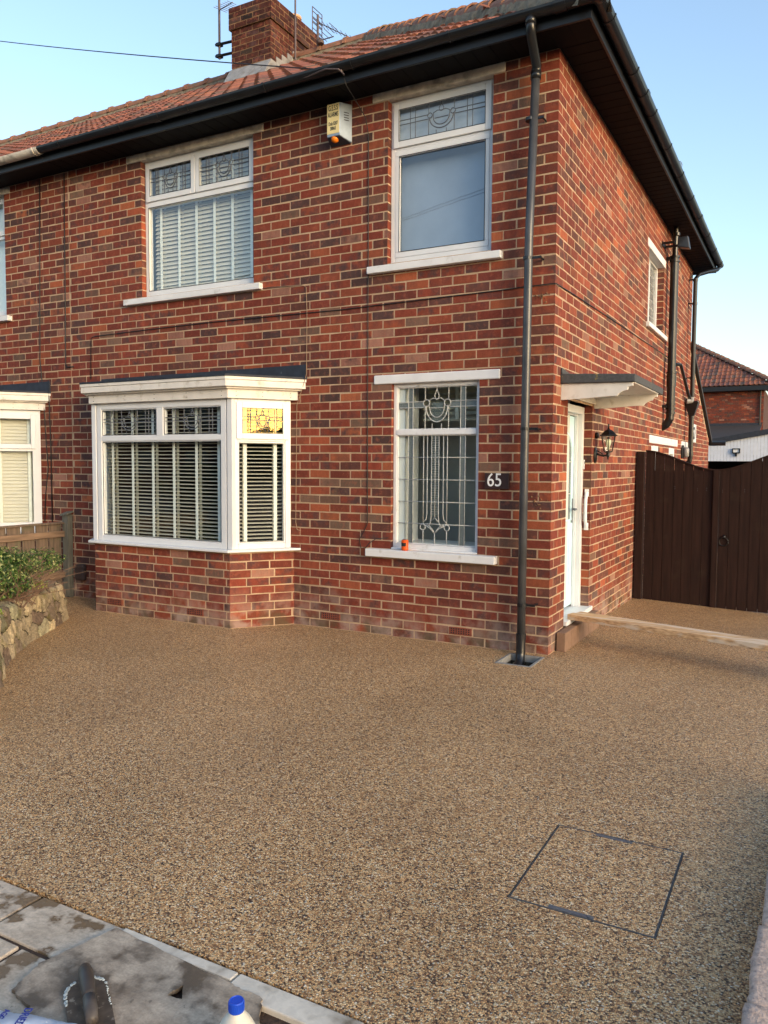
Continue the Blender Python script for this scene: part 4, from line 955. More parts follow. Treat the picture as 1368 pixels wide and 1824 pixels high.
# ================================================================== ground, driveway, pavement
GX0, GX1, GY0, GY1 = -.285, -.022, -.425, -.10       # gully opening
MX0, MX1, MY0, MY1 = .935, 1.447, -3.605, -2.95      # manhole
def gz(x, y):
    t = min(max((y-.8)/2.7, 0), 1); return -(.035+.04*min(max(x, 0), 1.6))*t*t*(3-2*t)
def ground_sheet(name, x0, x1, y0, y1, mat, holes=(), step=.35, edge=None, z=0., thick=0.):
    xs = sorted({x0, x1}|{min(max(h[i], x0), x1) for h in holes for i in (0, 1)}|{x0+k*step for k in range(1, int((x1-x0)/step)+1)})
    ys = sorted({y0, y1}|{min(max(h[i], y0), y1) for h in holes for i in (2, 3)}|{y0+k*step for k in range(1, int((y1-y0)/step)+1)})
    m = MB(); ix = {}
    for i, x in enumerate(xs):
        for j, y in enumerate(ys):
            ix[i, j] = len(m.v); yy = y
            if edge and j == 0: yy = y+edge(x)
            m.v.append(Vector((x, yy, z+gz(x, yy))))
    for i in range(len(xs)-1):
        for j in range(len(ys)-1):
            cx_, cy_ = (xs[i]+xs[i+1])/2, (ys[j]+ys[j+1])/2
            if any(h[0] < cx_ < h[1] and h[2] < cy_ < h[3] for h in holes): continue
            m.f.append([ix[i, j], ix[i+1, j], ix[i+1, j+1], ix[i, j+1]]); m.mi.append(0); m.c.append((1, 1, 1, 1))
    if thick:
        for i in range(len(xs)-1):
            a, b_ = m.v[ix[i, 0]], m.v[ix[i+1, 0]]; m.face([a-Vector((0, 0, thick)), b_-Vector((0, 0, thick)), b_, a])
    return m.build(name, mat)
g = MB(); BIG = 260
for (a, b_, c_, e_) in ((-BIG, GX0-.05, -BIG, BIG), (GX1+.05, BIG, -BIG, BIG), (GX0-.05, GX1+.05, -BIG, GY0-.05), (GX0-.05, GX1+.05, GY1+.05, BIG)): g.face([(a, c_, -.13), (b_, c_, -.13), (b_, e_, -.13), (a, e_, -.13)])
struct(g.build('ground', 'asphalt'))
ed = lambda x: .012*noise.noise(Vector((x*9, 0, 3)))+.006*noise.noise(Vector((x*40, 5, 3)))
struct(ground_sheet('driveway', -8.7, 3.2, -4.408, 9.5, 'gravel', [(GX0, GX1, GY0, GY1), (MX0-.004, MX1+.004, MY0-.004, MY1+.004)], step=.07 if False else .14, edge=ed, thick=.02))
m = MB()                                                             # pavement of flags beyond the resin edge
rg = random.Random(31)
for (a, b_, c_, e_) in ((-1.62, -.90, -4.80, -4.415), (-.89, -.553, -4.64, -4.415), (-.545, .02, -4.64, -4.415), (-1.2, -.36, -5.2, -4.652), (-.35, .31, -5.2, -4.652), (.32, .95, -5.2, -4.55), (.96, 1.6, -5.2, -4.55), (1.61, 2.3, -5.2, -4.44), (-1.9, -1.21, -5.2, -4.81)):
    t = rg.uniform(-.003, .003); m.box(a+.003, b_-.003, c_+.003, e_-.003, -.05, -.004+t)
pv = struct(m.build('pavement', 'slab', bevel=.004))
m = MB(); m.box(-3.0, 3.0, -5.9, -4.44, -.08, -.014); struct(m.build('pavement_bed', 'soil'))
m = MB()
for (a, b_, c_) in ((-.13, .352, -4.475), (.36, .80, -4.52), (.81, 1.3, -4.50)): m.box(a, b_, c_+.015, -4.420, -.03, .004)
struct(m.build('edging_strip', 'edging', bevel=.004))
# broken dirty slab lying on the flags
def hslab(name, outline, hole, z0, z1, mat, label, cat):
    b_ = bmesh.new(); rr_ = random.Random(3)
    def jag(pl, amp, n):
        out = []
        for p, q in zip(pl, pl[1:]+pl[:1]):
            for k in range(n):
                t = k/n; x = p[0]+(q[0]-p[0])*t; y = p[1]+(q[1]-p[1])*t
                out.append((x+rr_.uniform(-amp, amp), y+rr_.uniform(-amp, amp)))
        return out
    o_ = jag(outline, .004, 9); h_ = jag(hole, .002, 3)
    vo = [b_.verts.new((x, y, z1)) for x, y in o_]; vh = [b_.verts.new((x, y, z1)) for x, y in h_]
    es = [b_.edges.new((vo[k], vo[(k+1) % len(vo)])) for k in range(len(vo))]+[b_.edges.new((vh[k], vh[(k+1) % len(vh)])) for k in range(len(vh))]
    bmesh.ops.triangle_fill(b_, use_beauty=True, use_dissolve=False, edges=es)
    r_ = bmesh.ops.extrude_face_region(b_, geom=b_.faces[:])
    for v in r_['geom']:
        if isinstance(v, bmesh.types.BMVert): v.co.z = z0
    bmesh.ops.recalc_face_normals(b_, faces=b_.faces)
    me = bpy.data.meshes.new(name); b_.to_mesh(me); b_.free(); me.materials.append(M[mat])
    o = bpy.data.objects.new(name, me); COL.objects.link(o); return tag(o, label, cat)
hslab('stone_slab', [(-.15, -4.442), (.374, -4.478), (.493, -4.485), (.56, -4.60), (.60, -4.9), (.3, -5.05), (-.02, -4.96), (-.06, -4.84), (-.180, -4.812), (-.215, -4.69)], [(.25, -4.552), (.238, -4.612), (.288, -4.602)], -.002, .009, 'slate', 'dark dirty stone slab with a small triangular hole, under the trowel', 'slab')

# manhole cover
mh = thing('manhole_cover', (1.19, -3.28, 0), 'recessed manhole cover filled with resin gravel, thin steel edge, in the driveway', 'manhole cover')
m = MB(); m.box(MX0+.0052, MX1-.0052, MY0+.0052, MY1-.0052, -.03, 0.0004); m.build('infill', 'gravel', mh)
m = MB()
def flat_ring(mb, x0, x1, y0, y1, w, z0, z1):
    mb.box(x0, x0+w, y0, y1, z0, z1); mb.box(x1-w, x1, y0, y1, z0, z1); mb.box(x0+w, x1-w, y0, y0+w, z0, z1); mb.box(x0+w, x1-w, y1-w, y1, z0, z1)
flat_ring(m, MX0-.001, MX1+.001, MY0-.001, MY1+.001, .0016, -.03, .0012); flat_ring(m, MX0+.0035, MX1-.0035, MY0+.0035, MY1-.0035, .0014, -.03, .0008); m.build('steel_rim', 'metal', mh)
m = MB(); m.box(MX0+.001, MX1-.001, MY0+.001, MY1-.001, -.03, -.006); m.build('gap', 'ink', mh)
for (x0, x1, y0, y1) in ((1.10, 1.25, MY1-.024, MY1-.006), (1.08, 1.24, MY0+.006, MY0+.024)):
    m = MB(); m.box(x0, x1, y0, y1, -.02, .0014); m.tube([(x1-.015, (y0+y1)/2, 0), (x1-.015, (y0+y1)/2, .004)], .008, 8); m.build('lifting_slot', 'metal', mh)
# gully
gu = thing('drain_gully', (-.15, -.26, 0), 'open square gully in a pale frame under the tall downpipe', 'drain')
m = MB(); flat_ring(m, GX0-.018, GX1+.018, GY0-.018, GY1+.018, .022, -.05, .005); m.build('frame', 'gully', gu, bevel=.003)
m = MB()
x0, x1, y0, y1 = GX0, GX1, GY0, GY1
for q in ([(x0, y0), (x1, y0)], [(x1, y0), (x1, y1)], [(x1, y1), (x0, y1)], [(x0, y1), (x0, y0)]):
    (a, c_), (b_, e_) = q; m.face([(a, c_, .0), (b_, e_, .0), (b_*.96-.006, e_*.98-.005, -.13), (a*.96-.006, c_*.98-.005, -.13)])
m.face([(x0, y0, -.125), (x1, y0, -.125), (x1, y1, -.125), (x0, y1, -.125)]); m.build('basin', 'silt', gu)

# ------------------------------------------------------------------ plank
pk = MB(); a, b_ = Vector((.0, .56, 0)), Vector((2.35, -.055, 0)); u = (b_-a).normalized(); n_ = Vector((-u.y, u.x, 0))
for (w0, w1, zt) in ((0, .105, .2530), (.107, .215, .2500)):
    o1 = a+n_*w0+u*(.0 if w0 == 0 else .012); o2 = b_+n_*w0; q1 = o1+n_*(w1-w0); q2 = o2+n_*(w1-w0)
    pk.quadbox([o1+Vector((0, 0, .2055)), o2+Vector((0, 0, .1995)), q2+Vector((0, 0, .1995)), q1+Vector((0, 0, .2055)), o1+Vector((0, 0, zt)), o2+Vector((0, 0, zt-.006)), q2+Vector((0, 0, zt-.006)), q1+Vector((0, 0, zt))])
tag(pk.build('wooden_plank', 'plank', bevel=.004), 'long weathered timber plank resting on the white threshold across the driveway', 'plank')
m = MB(); m.box(2.12, 2.56, -.1, .12, 0, .199); tag(m.build('concrete_block', 'edging', bevel=.006), 'grey block under the far end of the timber plank, beyond the right edge', 'block')

# ------------------------------------------------------------------ gate
gt = thing('garden_gate', (.8, 3.5, 0), 'dark brown boarded double gate with a dipped top between house wall and right edge', 'gate')
GYc = 3.5
def gtop(x):
    # left leaf falls in an S to the middle, right leaf mirrors it
    xm = .90; t = abs(x-xm)/(xm-.10); t = min(t, 1.); return 1.515+.225*(t*t*(3-2*t))
m = MB(); m.box(.012, .105, GYc-.055, GYc+.045, -.12, 1.735); m.build('post', 'gate', gt, bevel=.006)
m = MB(); m.box(1.72, 1.82, GYc-.055, GYc+.045, -.16, 1.74); m.build('post', 'gate', gt, bevel=.006)
for (xa, xb, nbd) in ((.112, .868, 7), (.935, 1.70, 7)):
    m = MB(); w_ = (xb-xa)/nbd
    for i in range(nbd):
        x0 = xa+i*w_+.0022; x1 = xa+(i+1)*w_-.0022; K = 5; jz = rg.uniform(-.002, .002)
        for k in range(K):
            p, q = x0+(x1-x0)*k/K, x0+(x1-x0)*(k+1)/K
            m.quadbox([(p, GYc-.0+jz, gz(.5, 4)*1.15-.02), (q, GYc+jz, gz(.5, 4)*1.15-.02), (q, GYc+.02, gz(.5, 4)*1.15-.02), (p, GYc+.02, gz(.5, 4)*1.15-.02), (p, GYc+jz, gtop(p)), (q, GYc+jz, gtop(q)), (q, GYc+.02, gtop(q)), (p, GYc+.02, gtop(p))])
    lf = m.build('leaf', 'gate', gt)
    m = MB(); m.box(xa+.004, xb-.004, GYc+.008, GYc+.013, -.05, 1.51); m.build('board_tongues', 'gate', lf)
    m = MB(); K = 16
    for k in range(K):
        p, q = xa+(xb-xa)*k/K, xa+(xb-xa)*(k+1)/K
        m.quadbox([(p, GYc-.014, gtop(p)-.002), (q, GYc-.014, gtop(q)-.002), (q, GYc+.05, gtop(q)-.002), (p, GYc+.05, gtop(p)-.002), (p, GYc-.014, gtop(p)+.014), (q, GYc-.014, gtop(q)+.014), (q, GYc+.05, gtop(q)+.014), (p, GYc+.05, gtop(p)+.014)])
    m.build('capping', 'gate', lf)
    for zb_ in (.25, 1.15): m = MB(); m.box(xa, xb, GYc+.021, GYc+.06, zb_, zb_+.1); m.build('brace', 'gate', lf)
m = MB(); m.box(.869, .934, GYc-.022, GYc+.03, -.1, 1.53); m.build('closing_strip', 'gate', gt, bevel=.004)
m = MB()
for (x, z_) in ((.70, 1.29), (.80, 1.295), (.93, 1.285), (.97, 1.28), (1.2, 1.29), (.45, 1.31)):
    for dz_ in (-.012, .012): m.lathe((x, GYc-.001, z_+dz_), [(.003, -.001), (.003, .0025)], 6, ax=(0, -1, 0))
m.build('screws', 'metal', gt)
m = MB(); m.tube([(1.0+.048*math.cos(R(t)), GYc-.016, .70+.048*math.sin(R(t))) for t in range(0, 361, 20)], .006, 8); m.lathe((1.0, GYc, .755), [(.022, 0), (.02, .008), (.012, .02)], 12, ax=(0, -1, 0)); m.build('ring_handle', 'castiron', gt, smooth=True)

# ------------------------------------------------------------------ fence on the left
fe = thing('picket_fence', (-5.72, -1.5, 0), 'weathered brown close-board garden fence with cap rail behind the shrub', 'fence')
m = MB(); y = -.105; rg = random.Random(9)
FX = -5.72
while y > -3.3:
    w_ = .16+rg.uniform(-.006, .006); lean = rg.uniform(-.004, .004)
    m.quadbox([(FX-.03, y-w_, .03), (FX-.012, y-w_, .03), (FX-.012, y, .03), (FX-.03, y, .03), (FX-.03, y-w_+lean, .853), (FX-.012, y-w_+lean, .853), (FX-.012, y+lean, .853), (FX-.03, y+lean, .853)]); y -= w_+.019
m.build('boards', 'wood', fe, bevel=.003)
m = MB(); m.box(FX-.045, FX+.02, -3.3, -.085, .855, .877); m.build('cap_rail', 'wood', fe, bevel=.004)
m = MB(); m.box(FX-.011, FX+.022, -3.3, -.082, .705, .775); m.build('rail', 'woodrail', fe, bevel=.005)
m = MB(); m.box(FX-.011, FX+.022, -3.3, -.082, .235, .30); m.build('rail', 'woodrail', fe, bevel=.005)
m = MB(); m.box(-5.745, -5.655, -.078, .0-.004, .0, .96); m.build('post', 'woodpost', fe, bevel=.005)
m = MB(); m.quadbox([(-5.765, -.10, .94), (-5.64, -.10, .955), (-5.64, -.003, .985), (-5.765, -.003, .97), (-5.765, -.10, .962), (-5.64, -.10, .977), (-5.64, -.003, 1.007), (-5.765, -.003, .992)]); m.build('post_cap', 'woodpost', fe, bevel=.003)

# ------------------------------------------------------------------ rubble planter wall
pwall = thing('stone_planter_wall', (-4.2, -1.6, 0), 'low curved rubble stone retaining wall of the raised flower bed at the left edge', 'wall')
path = [(-5.65, -.72), (-5.15, -.80), (-4.80, -.83), (-4.62, -.93), (-4.42, -1.22), (-4.12, -1.70), (-3.72, -2.2), (-3.40, -2.52), (-3.05, -2.80), (-2.78, -3.15), (-2.62, -3.6), (-2.55, -4.2)]
def catmull(P, n):
    out = []
    for k in range(len(P)-1):
        a, b_, c_, e_ = P[max(k-1, 0)], P[k], P[k+1], P[min(k+2, len(P)-1)]
        for i in range(n):
            t = i/n; out.append(tuple(.5*((2*b_[j])+(-a[j]+c_[j])*t+(2*a[j]-5*b_[j]+4*c_[j]-e_[j])*t*t+(-a[j]+3*b_[j]-3*c_[j]+e_[j])*t**3) for j in (0, 1)))
    out.append(P[-1]); return out
cp = catmull(path, 8)
dist = [0]
for p, q in zip(cp, cp[1:]): dist.append(dist[-1]+math.hypot(q[0]-p[0], q[1]-p[1]))
def at(s):
    s = min(max(s, 0), dist[-1]-1e-6); k = 0
    while dist[k+1] < s: k += 1
    t = (s-dist[k])/(dist[k+1]-dist[k]); p, q = cp[k], cp[k+1]; u_ = Vector((q[0]-p[0], q[1]-p[1], 0)).normalized()
    return Vector((p[0]+(q[0]-p[0])*t, p[1]+(q[1]-p[1])*t, 0)), u_
NS = {}
def nrm_at(s):
    u_ = Vector((0, 0, 0))
    for q in (-.15, -.07, 0, .07, .15): u_ += at(s+q)[1]
    u_.normalize(); return Vector((-u_.y, u_.x, 0))
rs = random.Random(17); LS = dist[-1]
def HT(s): return .36+.05*min(max((s-1.2)/1.5, 0), 1)
seeds = []
s = 0
while s < LS:
    for j in range(3): seeds.append((s+rs.uniform(-.06, .06), (j+.5+rs.uniform(-.28, .28))*.125, rs.random()))
    s += rs.uniform(.17, .26)
for k in range(int(LS/.24)): seeds.append((k*.24+rs.uniform(-.05, .05), .44+rs.uniform(-.02, .03), rs.random()))
STC = [S(206, 188, 156), S(192, 174, 142), S(176, 160, 132), S(126, 108, 94), S(188, 178, 146), S(164, 158, 128), S(212, 192, 154), S(150, 132, 114)]
ds, dt = .013, .013; TW = .24; NSg = int(LS/ds); NT_ = int((.42+TW)/dt)
m = MB(); rows = []
for i in range(NSg+1):
    s = i*ds; p, _ = at(s); n0 = nrm_at(s); row = []
    near = [q for q in seeds if abs(q[0]-s) < .36]
    h = HT(s)+.018*noise.noise(Vector((s*3.2, 2, 9)))
    for j in range(NT_+1):
        t = j*dt
        ws = s+.05*noise.noise(Vector((s*7, t*7, 0)))+.012*noise.noise(Vector((s*25, t*25, 0))); wt = t+.05*noise.noise(Vector((s*7, t*7, 5)))+.012*noise.noise(Vector((s*25, t*25, 5)))
        bd = sorted(((math.hypot((q[0]-ws)*.9, (q[1]-wt)*1.25), q[2]) for q in near), key=lambda q: q[0])[:2]
        e_ = bd[1][0]-bd[0][0]; bul = min(e_/.022, 1.); rid = bd[0][1]
        dsp = .026*bul+.022*(rid-.5)*bul+.020*noise.noise(Vector((s*11, t*11, rid*9)))*bul+.009*noise.noise(Vector((s*34, t*34, 2)))
        if t < h: q = p+n0*(dsp-.03-.05*(t/h))+Vector((0, 0, t-.02+.006*noise.noise(Vector((s*20, t*20, 7)))))
        else:
            tt = t-h; q = p-n0*(tt+.08)+Vector((0, 0, h-.02+dsp*.8+.01*noise.noise(Vector((s*6, t*9, 1)))))
        row.append(len(m.v)); m.v.append(q)
        NS[i, j] = (rid, e_)
    rows.append(row)
for i in range(NSg):
    for j in range(NT_):
        rid, e_ = NS[i, j]; c_ = STC[int(rid*997) % len(STC)]; jt = .75+.45*((rid*137) % 1)
        if e_ < .012: c_ = S(98, 88, 72); jt = .7
        m.f.append([rows[i][j], rows[i+1][j], rows[i+1][j+1], rows[i][j+1]]); m.mi.append(0); m.c.append((c_[0]*jt, c_[1]*jt, c_[2]*jt, 1))
m.hasc = True; m.build('stonework', 'stone', pwall, smooth=True)
# bed
m = MB(); inner = []
for s in [k*.12 for k in range(int(LS/.12))]:
    p, _ = at(s); inner.append(p-nrm_at(s)*.22+Vector((0, 0, HT(s)-.055)))
i0 = len(m.v); nr_ = 10
for p in inner:
    e = Vector((-5.70, min(p.y, -.72)-.0, p.z-.02))
    for k in range(nr_+1):
        q = p.lerp(e, k/nr_); m.v.append(q+Vector((0, 0, .02*noise.noise(q*5)+.03*math.sin(math.pi*k/nr_))))
for i in range(len(inner)-1):
    for k in range(nr_): a = i0+i*(nr_+1)+k; m.f.append([a, a+1, a+nr_+2, a+nr_+1]); m.mi.append(0); m.c.append((1, 1, 1, 1))
o = m.build('flower_bed_soil', 'soil', smooth=True); struct(o)
m = MB()
for (x, y_, sz) in ((-4.95, -1.12, .09), (-5.2, -1.15, .11), (-4.7, -1.45, .06), (-5.4, -1.2, .08)):
    for k in range(1): m.box(x-sz, x+sz, y_-sz*.7, y_+sz*.7, .30, .30+sz*.9, 0, (.22, .21, .19, 1))
o = m.build('bed_stones', 'stone', bevel=.02); tag(o, 'loose grey stones lying on the flower bed soil behind the wall', 'stones', kind='stuff')

# ------------------------------------------------------------------ shrub and small plants
def leaf_cloud(mb, cen, rad, n, size, cols, seed, up=.4, shell=.55, squash=None):
    r_ = random.Random(seed)
    for k in range(n):
        while True:
            v = Vector((r_.uniform(-1, 1), r_.uniform(-1, 1), r_.uniform(-1, 1)))
            if .02 < v.length < 1: break
        v = v.normalized()*(shell+(1-shell)*r_.random())
        lump = 1+.20*noise.noise(v*2.3+Vector((seed, 0, 0)))+.14*noise.noise(v*5+Vector((0, seed, 0)))
        p = Vector(cen)+Vector((v.x*rad[0], v.y*rad[1], v.z*rad[2]))*lump
        if noise.noise(p*9) < -.42: continue
        d_ = (v+Vector((r_.uniform(-.8, .8), r_.uniform(-.8, .8), r_.uniform(-.3, .9)))).normalized()
        x = d_.orthogonal().normalized(); a = r_.uniform(0, 6.28); y = d_.cross(x); x, y = x*math.cos(a)+y*math.sin(a), y*math.cos(a)-x*math.sin(a)
        s_ = size*r_.uniform(.6, 1.25); c_ = r_.choice(cols); j = r_.uniform(.75, 1.2)
        mb.face([p-x*s_, p-y*s_*.45+d_*s_*.12, p+x*s_, p+y*s_*.45+d_*s_*.12], 0, (c_[0]*j, c_[1]*j, c_[2]*j, 1))
GRN = [S(58, 88, 34), S(70, 102, 40), S(48, 74, 30), S(88, 118, 50), S(42, 66, 28), S(128, 144, 74), S(168, 172, 112)]
sh_ = thing('shrub', (-4.35, -2.15, .33), 'rounded variegated green shrub with bare brown twigs on its right side, in the raised bed', 'shrub')
m = MB(); leaf_cloud(m, (-4.45, -2.10, .60), (.52, .50, .28), 17000, .017, GRN, 5, shell=.72); leaf_cloud(m, (-4.0, -2.75, .46), (.42, .42, .25), 9000, .017, GRN, 6, shell=.72); leaf_cloud(m, (-4.3, -1.55, .66), (.24, .26, .13), 2200, .015, GRN, 7, shell=.5)
m.build('foliage', 'leaf', sh_)
m = MB(); r_ = random.Random(12)
for k in range(190):
    b0 = Vector((-4.25+r_.uniform(-.25, .25), -2.0+r_.uniform(-.45, .25), .33)); e0 = Vector((-4.2+r_.uniform(-.38, .38), -1.72+r_.uniform(-.5, .35), .50+r_.uniform(-.06, .24)))
    mid = b0.lerp(e0, .5)+Vector((r_.uniform(-.05, .05), r_.uniform(-.05, .05), r_.uniform(-.03, .03)))
    m.tube([b0, mid, e0], [.0045, .003, .0014], 4, caps=False)
m.build('twigs', 'bark', sh_)
YG = [S(150, 168, 58), S(176, 186, 74), S(110, 140, 50), S(196, 200, 104)]
for (x, y_, rr_, lab) in ((-4.52, -1.36, .09, 'small lime green plant nearer the wall end, beside the grey stones'), (-3.72, -2.42, .12, 'low yellow-green plant spilling onto the curved stone wall below the shrub')):
    m = MB(); leaf_cloud(m, (x, y_, .40), (rr_, rr_, .07), 260, .018, YG, int(x*-100), shell=.2); o = m.build('bedding_plant', 'leaf'); tag(o, lab, 'plant')

# ------------------------------------------------------------------ right-hand low block wall
rw = thing('low_block_wall', (1.9, -3.4, 0), 'low border of rough pinkish grey split stone blocks at the right edge', 'wall')
def roughblock(x0, x1, y0, y1, z0, z1, col, seed):
    b_ = bmesh.new(); bmesh.ops.create_cube(b_, size=1)
    bmesh.ops.subdivide_edges(b_, edges=b_.edges[:], cuts=14, use_grid_fill=True)
    for v in b_.verts:
        p = Vector(((v.co.x+.5)*(x1-x0)+x0, (v.co.y+.5)*(y1-y0)+y0, (v.co.z+.5)*(z1-z0)+z0))
        e_ = sum(1 for c in v.co if abs(c) > .44); off_ = noise.noise_vector(p*11+Vector((seed, 0, 0)))*.007+noise.noise_vector(p*40)*.0040
        c = Vector(((x0+x1)/2, (y0+y1)/2, (z0+z1)/2)); p += off_
        if e_ >= 2: p += (c-p).normalized()*.007
        v.co = p
    me = bpy.data.meshes.new('block'); 
    cl = b_.loops.layers.float_color.new('Col')
    for f in b_.faces:
        for l in f.loops: l[cl] = col
        f.smooth = True
    cen = Vector(((x0+x1)/2, (y0+y1)/2, z0))
    for v in b_.verts: v.co -= cen
    b_.to_mesh(me); b_.free(); me.materials.append(M['block'])
    o = bpy.data.objects.new('block', me); COL.objects.link(o); o.parent = rw; o.location = cen-WL[rw.name]; return o
for i, (y0, y1, xo, zt) in enumerate(((-4.42, -3.968, 1.740, .11), (-3.955, -3.53, 1.746, .10), (-3.515, -3.085, 1.762, .105), (-3.065, -2.65, 1.80, .098), (-2.64, -2.2, 1.84, .098), (-4.88, -4.43, 1.735, .10))):
    roughblock(xo, xo+.30, y0, y1, -.03, zt, random.Random(i).choice((S(196, 172, 156), S(188, 166, 152), S(202, 180, 162))), i)

# ------------------------------------------------------------------ things on the wall
al = thing('alarm_box', (-2.02, -.05, 4.47), 'cream and grey burglar alarm box with orange lamp, high under the gutter', 'alarm box')
m = MB(); yf, zt = -.105, 4.80
A_ = [(-2.125, -.002, 4.470), (-1.90, -.002, 4.470), (-1.968, yf, 4.515), (-2.10, yf, 4.515)]; B_ = [(-2.125, -.002, zt), (-1.90, -.002, zt), (-1.968, yf, zt), (-2.10, yf, zt)]
m.quadbox(A_+B_); m.build('case', 'alarm_box', al, bevel=.003)
m = MB(); m.box(-2.098, -1.972, yf-.003, yf-.0002, 4.535, 4.795); m.build('front_label', 'alarm_face', al)
m = MB(); m.quadbox([(-2.122, -.004, 4.462), (-1.904, -.004, 4.462), (-1.970, yf+.002, 4.507), (-2.098, yf+.002, 4.507), (-2.122, -.004, 4.469), (-1.904, -.004, 4.469), (-1.970, yf+.002, 4.514), (-2.098, yf+.002, 4.514)]); m.build('base', 'alarm_base', al)
m = MB(); m.lathe((-2.035, -.075, 4.505), [(.034, .004), (.034, -.012), (.030, -.026), (.018, -.036), (.003, -.040)], 18); m.build('lamp', 'orange', al, smooth=True)
m = MB()
for k in range(4):
    z_ = 4.715-k*.022; p = Vector((-1.945, -.069, z_)); q = Vector((-1.918, -.029, z_)); n_ = Vector((.84, -.54, 0)).normalized()*.0012
    m.quadbox([p+n_*-1, q-n_, q+n_, p+n_, p-n_+Vector((0, 0, .007)), q-n_+Vector((0, 0, .007)), q+n_+Vector((0, 0, .007)), p+n_+Vector((0, 0, .007))])
m.build('vents', 'ink', al)
for (t_, z_, h_, sx_) in (('G.E.S.S', 4.757, .064, .56), ('ALARMS', 4.700, .056, .54), ('Dols 0207', 4.622, .044, .52), ('38865', 4.580, .044, .58)):
    text('lettering', t_, 'ink', al, (-2.035, yf-.0035, z_), (1, 0, 0), (0, 0, 1), h_, .0006, sx_, offset=.0008)
pl = thing('number_plaque', (-.46, -.02, 1.36), 'dark brown house number plaque reading 65 beside the leaded window', 'number plaque')
m = MB(); m.fbox(FR, -.565, -.353, .002, .032, 1.365, 1.50); m.build('board', 'plaque', pl, bevel=.003)
m = MB(); m.fbox(FR, -.568, -.35, .001, .034, 1.4985, 1.507); m.build('mortar_smear', 'mortar', pl, bevel=.002)
text('numerals', '65', 'white', pl, (-.478, -.034, 1.436), (1, 0, 0), (0, 0, 1), .158, .004, .86, offset=0)
cn = MB(); cx_, cy_, cz_ = -1.315, -.035, .798
cn.lathe((cx_, cy_, cz_), [(.026, 0), (.032, .006), (.032, .088), (.027, .097), (.026, .097)], 20)
can = cn.build('drink_can', 'can', smooth=False); tag(can, 'small orange drink can standing on the white sill of the leaded window', 'can')
m = MB(); m.lathe((cx_, cy_, cz_), [(.0325, .04), (.0325, .07)], 20); i0 = len(m.f); m.f = [f for k, f in enumerate(m.f) if k < 20 and (k % 20) in (10, 11, 12, 13, 14)]; m.mi = [0]*len(m.f); m.c = [(1, 1, 1, 1)]*len(m.f); m.build('can_label', 'ink', can)
m = MB(); m.lathe((cx_, cy_, cz_+.097), [(.026, 0), (.022, -.002)], 20); m.build('lid', 'metal', can)
m = MB(); m.fbox(FR, -5.578, -5.432, .001, .065, .208, .395)
o = m.build('cable_box', 'meter', bevel=.022); tag(o, 'small rounded dark brown box low on the wall between fence post and bay', 'cable box')
# lantern
lt = thing('wall_lantern', (.0, 1.43, 1.55), 'black six-sided coach lantern on a scrolled bracket beside the door', 'lantern')
m = MB(); LY = 1.43; LX = .135
m.lathe((.0, LY, 1.63), [(.052, .002), (.052, .010), (.04, .018), (.02, .024)], 16, ax=(1, 0, 0))
for v in m.v: v.z = 1.60+(v.z-1.63)*1.75
m.build('back_plate', 'castiron', lt, smooth=False)
m = MB(); m.tube([(.015, LY, 1.62), (.05, LY, 1.60), (.09, LY, 1.592), (.125, LY, 1.60), (LX, LY, 1.632)], [.012, .011, .011, .012, .014], 10); m.tube([(.02, LY, 1.65), (.05, LY, 1.635), (.085, LY, 1.61)], .006, 8)
m.lathe((LX, LY, 1.555), [(.004, -.005), (.010, .002), (.006, .012), (.014, .03), (.02, .05), (.012, .06), (.03, .075)], 12); m.build('bracket', 'castiron', lt, smooth=True)
m = MB(); m.lathe((LX, LY, 1.63), [(.03, 0), (.048, .004), (.050, .012), (.044, .014)], 6)
m.lathe((LX, LY, 1.81), [(.076, 0), (.098, .004), (.100, .010), (.085, .018), (.060, .046), (.038, .066), (.018, .074), (.010, .082), (.013, .092), (.006, .10), (.012, .112), (.010, .122), (.003, .14)], 6)
for k in range(6):
    a = k*math.pi/3; z_ = Vector((0, 0, 1)).orthogonal(); x_ = Vector((0, 0, 1)).orthogonal().normalized(); y_ = Vector((0, 0, 1)).cross(x_)
    dr = x_*math.cos(a)+y_*math.sin(a); m.tube([Vector((LX, LY, 1.644))+dr*.046, Vector((LX, LY, 1.815))+dr*.076], .0042, 6)
m.build('cage', 'castiron', lt)
m = MB(); m.lathe((LX, LY, 1.644), [(.043, 0), (.073, .168)], 6); m.f = m.f[:6]; m.mi = m.mi[:6]; m.c = m.c[:6]; m.build('glass', 'glass', lt)
m = MB(); m.lathe((LX, LY, 1.655), [(.014, 0), (.014, .035), (.02, .05), (.03, .085), (.026, .11), (.012, .125)], 14); m.build('bulb', 'bulb', lt, smooth=True)
m = MB(); m.lathe((.0, LY+.01, 1.80), [(.02, .001), (.024, .02), (.014, .036)], 12, ax=(1, 0, 0)); 
for v in m.v: v.z = 1.82+(v.z-1.80)*1.6
m.build('sensor', 'castiron', lt, smooth=True)
lt.scale = (.95, .86, .86); lt.location = (0, 1.43, 1.624)
